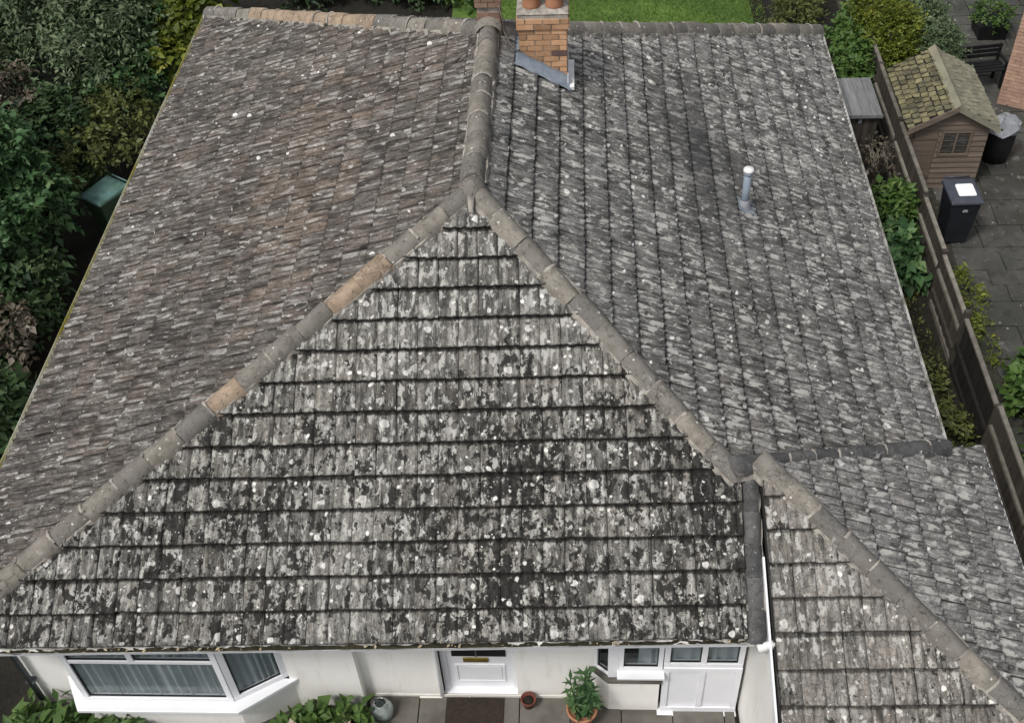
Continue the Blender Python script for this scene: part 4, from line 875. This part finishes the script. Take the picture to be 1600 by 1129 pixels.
plant('leafy_shrub', 'bright leafy green shrub standing by the fence foot', 'shrub', (6.72, 5.75, GR), [(0, 0, .62, .28, .42, .45), (.02, -.3, .4, .25, .3, .35)], 'lf_bright', 170, 7, .12, .25, .5, 25, .6, .25, .03)
plant('dark_leafy_shrub', 'darker broad leaved shrub below the bright one', 'shrub', (6.62, 4.75, GR), [(0, 0, .45, .3, .5, .4), (.05, -.4, .3, .25, .3, .3)], 'lf_mid', 130, 7, .16, .22, .6, 26, .65, .2, .03)
plant('bare_bramble', 'brown half bare bramble beside the storage box', 'bramble', (6.70, 7.15, GR), [(0, 0, .6, .3, .45, .45)], 'lf_brown', 60, 5, .06, .25, .3, 27, .5, .3, .03, bark='bark_pale', limbs=26, kids=('stems', 'foliage'))
plant('small_weed', 'low green weeds at the foot of the fence near the valley', 'weed', (6.75, 1.0, GR), [(0, 0, .15, .25, .6, .2), (-.1, 1.0, .1, .2, .5, .15)], 'lf_olive', 150, 6, .08, .15, .3, 28, .5, .2, .01, kids=('stems', 'foliage'))
plant('yard_weed', 'yellowish weeds along the yard side of the fence', 'weed', (7.62, 3.9, GR), [(0, 0, .15, .25, .9, .22), (.0, -1.1, .12, .22, .6, .2)], 'lf_yel', 170, 6, .07, .18, .2, 29, .4, .3, .01, kids=('stems', 'foliage'))
plant('yard_shrub', 'bright green shrub in the yard at the right edge', 'shrub', (8.15, 1.35, GR), [(0, 0, .55, .5, .75, .55), (.1, -.8, .4, .4, .5, .45)], 'lf_bright', 480, 7, .13, .25, .4, 30, .65, .25, .04)
plant('yard_shrub', 'lower bright green shrub in the yard beside the brown fence', 'shrub', (7.85, -.25, GR), [(0, 0, .5, .4, .6, .5)], 'lf_bright', 260, 7, .12, .25, .4, 31, .65, .25, .04)
# moss and weeds on the side strip
N_ = 9000; bp = np.stack([rng.uniform(5.9, 7.0, N_), rng.uniform(-1.0, 5.4, N_), np.full(N_, GR + .005)], 1); keep = (np.sin(bp[:, 1] * 3.1) * np.cos(bp[:, 0] * 5.3) + rng.normal(size=N_) * .5) > .1; bp = bp[keep]
dr_ = rng.normal(size=bp.shape); dr_[:, 2] = np.abs(dr_[:, 2]) + .5; o = leaves_mesh('ground_cover', bp, dr_, .06, .45, .2, .3, None, 'lf_olive'); tag(o, 'low moss and weeds on the side strip', 'ground cover', kind='stuff')
# lawn blades
N_ = 26000; bx_ = rng.uniform(-1.2, 5.5, N_); bp = np.stack([bx_, rng.uniform(12.0, 16.0, N_), np.array([gz(x) for x in bx_]) + .045], 1); dr_ = rng.normal(size=bp.shape) * .5; dr_[:, 2] = 1
tag(leaves_mesh('grass', bp, dr_, .06, .18, .1, .2, None, 'lf_grass'), 'short green lawn grass behind the roof', 'grass', kind='stuff')

# ------------------------------------------------------------------ left side and rear: trees, shrubs, old fence
plant('feathery_tree', 'tall blue green tree with drooping sprays beside the roof', 'tree', (-8.9, 9.4, GF), [(0, 0, 2.9, 1.6, 1.7, 1.4), (-1.6, .8, 2.8, 1.5, 1.6, 1.3), (1.15, -.6, 2.1, .95, 1.4, 1.2), (-1.0, -1.6, 2.0, 1.2, 1.1, 1.1), (1.2, 1.2, 2.4, 1.0, 1.1, 1.0)], 'lf_blue', 4000, 13, .11, .6, .75, 41, .42, .32, .13, limbs=18)
plant('olive_tree', 'sparse olive green tree at the far left corner of the roof', 'tree', (-7.1, 11.0, GF), [(0, 0, 2.0, .9, 1.1, 1.0), (-.9, .6, 2.3, .9, .9, .9), (.3, -1.3, 1.8, .6, .8, .7)], 'lf_olive', 1500, 10, .08, .4, .45, 42, .5, .34, .08, limbs=14)
plant('golden_shrub', 'golden yellow leaved shrub at the rear left roof corner', 'shrub', (-6.3, 9.5, GF), [(0, 0, 2.05, .42, .55, .5), (.1, .8, 2.1, .45, .6, .45), (-.1, -.9, 1.75, .3, .45, .45)], 'lf_yel', 430, 8, .14, .3, .4, 43, .62, .32, .05)
plant('laurel', 'leafy mid green laurel at the left edge', 'tree', (-8.75, 4.9, GF), [(0, 0, 1.9, 1.0, 1.0, 1.1), (.75, -.3, 1.3, .6, .9, .8), (-.7, .4, 2.0, .8, .9, .9), (.2, -1.5, 1.5, .8, .8, .9), (-.3, -2.6, 1.3, .7, .8, .8)], 'lf_mid', 2200, 9, .125, .3, .5, 44, .55, .33, .08, limbs=14)
plant('dry_shrub', 'brown dry twiggy shrub between laurel and feathery tree', 'shrub', (-9.6, 7.2, GF), [(0, 0, 2.0, .9, .7, .7), (.7, -.3, 1.8, .5, .5, .5)], 'lf_brown', 420, 8, .085, .35, .5, 45, .5, .35, .06, bark='bark_pale', limbs=20)
plant('rusty_shrub', 'rusty brown shrub low at the left edge', 'shrub', (-7.7, 1.9, GF), [(0, 0, .9, .45, .6, .45)], 'lf_brown', 140, 7, .11, .22, .5, 46, .6, .3, .04, bark='bark_pale')
plant('dark_shrub', 'dark green shrub beside the lower left eave', 'shrub', (-7.25, .2, GF), [(0, 0, .95, .5, .8, .6), (-.4, -.8, .8, .5, .6, .5)], 'lf_dark', 360, 8, .15, .3, .5, 47, .6, .25, .05)
plant('back_evergreen', 'dark evergreen at the top left corner', 'tree', (-11.8, 11.5, GF), [(0, 0, 2.6, 1.8, 1.8, 1.7)], 'lf_blue', 1400, 11, .12, .5, .6, 49, .45, .3, .12)
for k, (x, y, s_, lab) in enumerate(((-5.2, 14.6, 1.0, 'leftmost dark green shrub behind the rear eave'), (-3.7, 14.9, .9, 'middle dark green shrub behind the rear eave'), (-2.6, 14.5, .8, 'dark green shrub behind the rear eave next to the bare bed'))):
    plant('rear_hedge_shrub', lab, 'shrub', (x, y, GF), [(0, 0, .7 * s_, .95, .9, .7 * s_), (.3, -.6, .4, .7, .6, .45)], 'lf_dark', 620, 8, .12, .3, .5, 51 + k, .45, .25, .05, group='shrubs behind the rear eave')
plant('bed_plant', 'pale leaved plant on the bare bed by the lawn', 'plant', (-1.35, 13.6, GF), [(0, 0, .3, .35, .4, .3)], 'lf_bright', 70, 6, .12, .2, .3, 55, .6, .3, .02, kids=('stems', 'foliage'))
# old board fence in the shade on the left
lf = empty('shaded_fence', (-8.05, 0, GF), 'old dark board fence in deep shade on the left', 'fence')
for k in range(62):
    y = -4.2 + k * .15; box('board', (-.01, .012, y, y + .14, .02, 1.25 + random.uniform(-.02, .02)), 'fence_black', lf)
for k in range(6): box('post', (.012, .10, -4.2 + 1.83 * k, -4.1 + 1.83 * k, 0, 1.3), 'fence_black', lf)
for z in (.3, .95): box('rail', (.012, .06, -4.1, 5.0, z, z + .08), 'fence_black', lf)

# ------------------------------------------------------------------ front: path, mat, pots, plants
fp = MB(); fp.box(-6.5, 3.02, -7.5, -3.4, GF - .2, GF + .0); po = fp.build('front_path', 'patio_joint'); tag(po, kind='structure')
r = random.Random(15)
for i, yy in enumerate((-4.17, -4.78, -5.39)):
    x = -1.38 - (.2 if i % 2 else 0)
    while x < 3.0:
        x1 = min(x + .61, 3.02)
        if x1 - x > .1: MB().box(x + .006, x1 - .006, yy, yy + .60, GF - .03, GF + .022 + r.uniform(-.003, .003)).build('slab', 'slab_front', po, .005)
        x = x1
tag(MB().box(-1.6, 3.02, -3.56, -3.4, GF - .05, GF + .02).build('step', 'slab_front'), kind='structure')
dm = MB().box(-.44, .26, -4.06, -3.60, GF + .026, GF + .045).build('doormat', 'mat', None, .006); tag(dm, 'dark brown doormat in front of the white front door', 'doormat')
# terracotta pot with lily
pt = empty('potted_lily', (1.20, -3.86, GF + .022), 'tall leafy lily in a terracotta pot beside the right bay', 'potted plant')
MB().lathe([(0, 0), (.12, 0), (.165, .24), (.185, .25), (.185, .30), (.165, .30), (.155, .26), (0, .25)], (0, 0, 0), 24).build('pot', 'terracotta', pt)
MB().lathe([(0, .262), (.15, .255)], (0, 0, 0), 16).build('compost', 'soil', pt)
bs, ds = [], []; rr = random.Random(77); m = MB()
for k in range(9):
    ax_, ay_ = rr.uniform(-.09, .09), rr.uniform(-.09, .09); hh = rr.uniform(.4, .95); tx, ty = ax_ * 1.6, ay_ * 1.6; m.tube([(ax_, ay_, .25), (tx, ty, .25 + hh)], [.008, .004], 5)
    for q in range(int(hh * 46)):
        f = q / (hh * 46); a_ = q * 2.4; bs.append((ax_ + (tx - ax_) * f, ay_ + (ty - ay_) * f, .27 + hh * f)); ds.append((math.cos(a_), math.sin(a_), .35))
m.build('stem', 'lf_mid', pt)['kind'] = 'stuff'
leaves_mesh('foliage', np.array(bs), np.array(ds), .115, .28, .3, .8, None, 'lf_mid', pt)
jr = empty('glass_lantern', (-1.20, -3.82, GF + .01), 'glass jar lantern with dark handle below the recessed wall', 'lantern')
MB().lathe([(0, 0), (.10, .0), (.135, .06), (.14, .14), (.11, .22), (.07, .26), (.075, .30), (.065, .30), (.06, .26), (.10, .21), (.13, .14), (.125, .07), (0, .02)], (0, 0, 0), 22).build('jar', 'clear_glass', jr)
MB().tube([(-.06, 0, .28), (-.05, 0, .36), (0, 0, .39), (.05, 0, .36), (.06, 0, .28)], .009, 7).build('handle', 'black', jr)
MB().lathe([(0, .02), (.04, .02), (.04, .1), (0, .1)], (0, 0, 0), 12).build('candle', 'label_white', jr)
sc = empty('clay_pot', (.56, -3.68, GF + .022), 'small dark red clay pot right of the doormat', 'pot')
MB().lathe([(0, 0), (.06, 0), (.085, .12), (.095, .13), (.095, .16), (.08, .16), (.07, .12), (0, .11)], (0, 0, 0), 18).build('pot', 'red_clay', sc)
MB().lathe([(0, .15), (.05, .14), (.07, .11)], (0, 0, 0), 12).build('compost', 'soil', sc)
plant('hydrangea', 'green hydrangea with faded pink flower heads under the bay', 'shrub', (-1.95, -4.25, GF), [(0, 0, .22, .42, .3, .3), (.35, .1, .2, .35, .3, .28), (-.2, .1, .15, .3, .25, .25)], 'lf_bright', 150, 7, .13, .16, .3, 71, .68, .15, .03, kids=('stems', 'foliage'))
hy = bpy.data.objects.get('hydrangea')
for x, y, z in ((-.18, -.05, .52), (.10, -.12, .50), (.42, .0, .44)):
    q = rng.normal(size=(60, 3)); q /= np.linalg.norm(q, axis=1, keepdims=True); q[:, 2] = np.abs(q[:, 2]); leaves_mesh('flower_head', q * .06 + np.array([x, y, z]), q, .05, .8, .1, .3, None, 'flower', hy)
plant('front_fern', 'broad leaved green plant at the bottom left corner', 'plant', (-5.15, -4.35, GF), [(0, 0, .2, .5, .35, .25), (.7, .0, .12, .4, .3, .2)], 'lf_bright', 150, 7, .2, .3, .5, 73, .4, .15, .02, kids=('stems', 'foliage'))
plant('front_fern', 'green plant under the left end of the bay window', 'plant', (-4.35, -4.5, GF), [(0, 0, .12, .3, .25, .18)], 'lf_mid', 70, 7, .18, .25, .5, 74, .4, .15, .02, kids=('stems', 'foliage'))
plant('overhanging_sapling', 'thin yellowish sapling leaning towards the left eave above the green bin', 'sapling', (-7.4, 6.9, GF), [(.1, .3, 1.3, .6, .9, .5), (-.2, -.8, 1.25, .5, .6, .35), (.1, 1.2, 1.5, .5, .6, .5)], 'lf_olive', 520, 9, .085, .35, .45, 81, .55, .35, .035, limbs=14)
plant('side_evergreen', 'dark evergreen filling the gap beside the left eave', 'tree', (-7.3, 8.3, GF), [(0, 0, 1.5, .75, 1.0, .8), (.2, .9, 1.8, .6, .8, .7)], 'lf_mid', 700, 10, .10, .4, .5, 82, .5, .33, .07)
# leaf litter blown over the yard and the side strip
N_ = 420; bp = np.stack([rng.uniform(7.5, 10.5, N_), rng.uniform(-1.5, 11, N_), np.full(N_, GR + .065)], 1); dr_ = rng.normal(size=bp.shape); dr_[:, 2] = np.abs(dr_[:, 2]) * .25
tag(leaves_mesh('leaf_litter', bp, dr_, .045, .6, .3, .8, None, 'lf_brown'), 'fallen brown leaves scattered over the paved yard', 'leaf litter', kind='stuff')
plant('shade_shrub', 'dense dark green shrub behind the green bin', 'shrub', (-8.35, 6.75, GF), [(0, 0, 1.2, .9, .9, .9), (.4, -.6, .8, .6, .6, .6)], 'lf_dark', 700, 9, .11, .3, .5, 83, .5, .25, .06)
plant('shade_shrub', 'dense dark green shrub in front of the old shaded fence', 'shrub', (-7.75, 3.1, GF), [(0, 0, .75, .5, 1.0, .6), (-.2, -1.0, .7, .5, .7, .55)], 'lf_dark', 500, 9, .12, .3, .5, 84, .5, .25, .05)
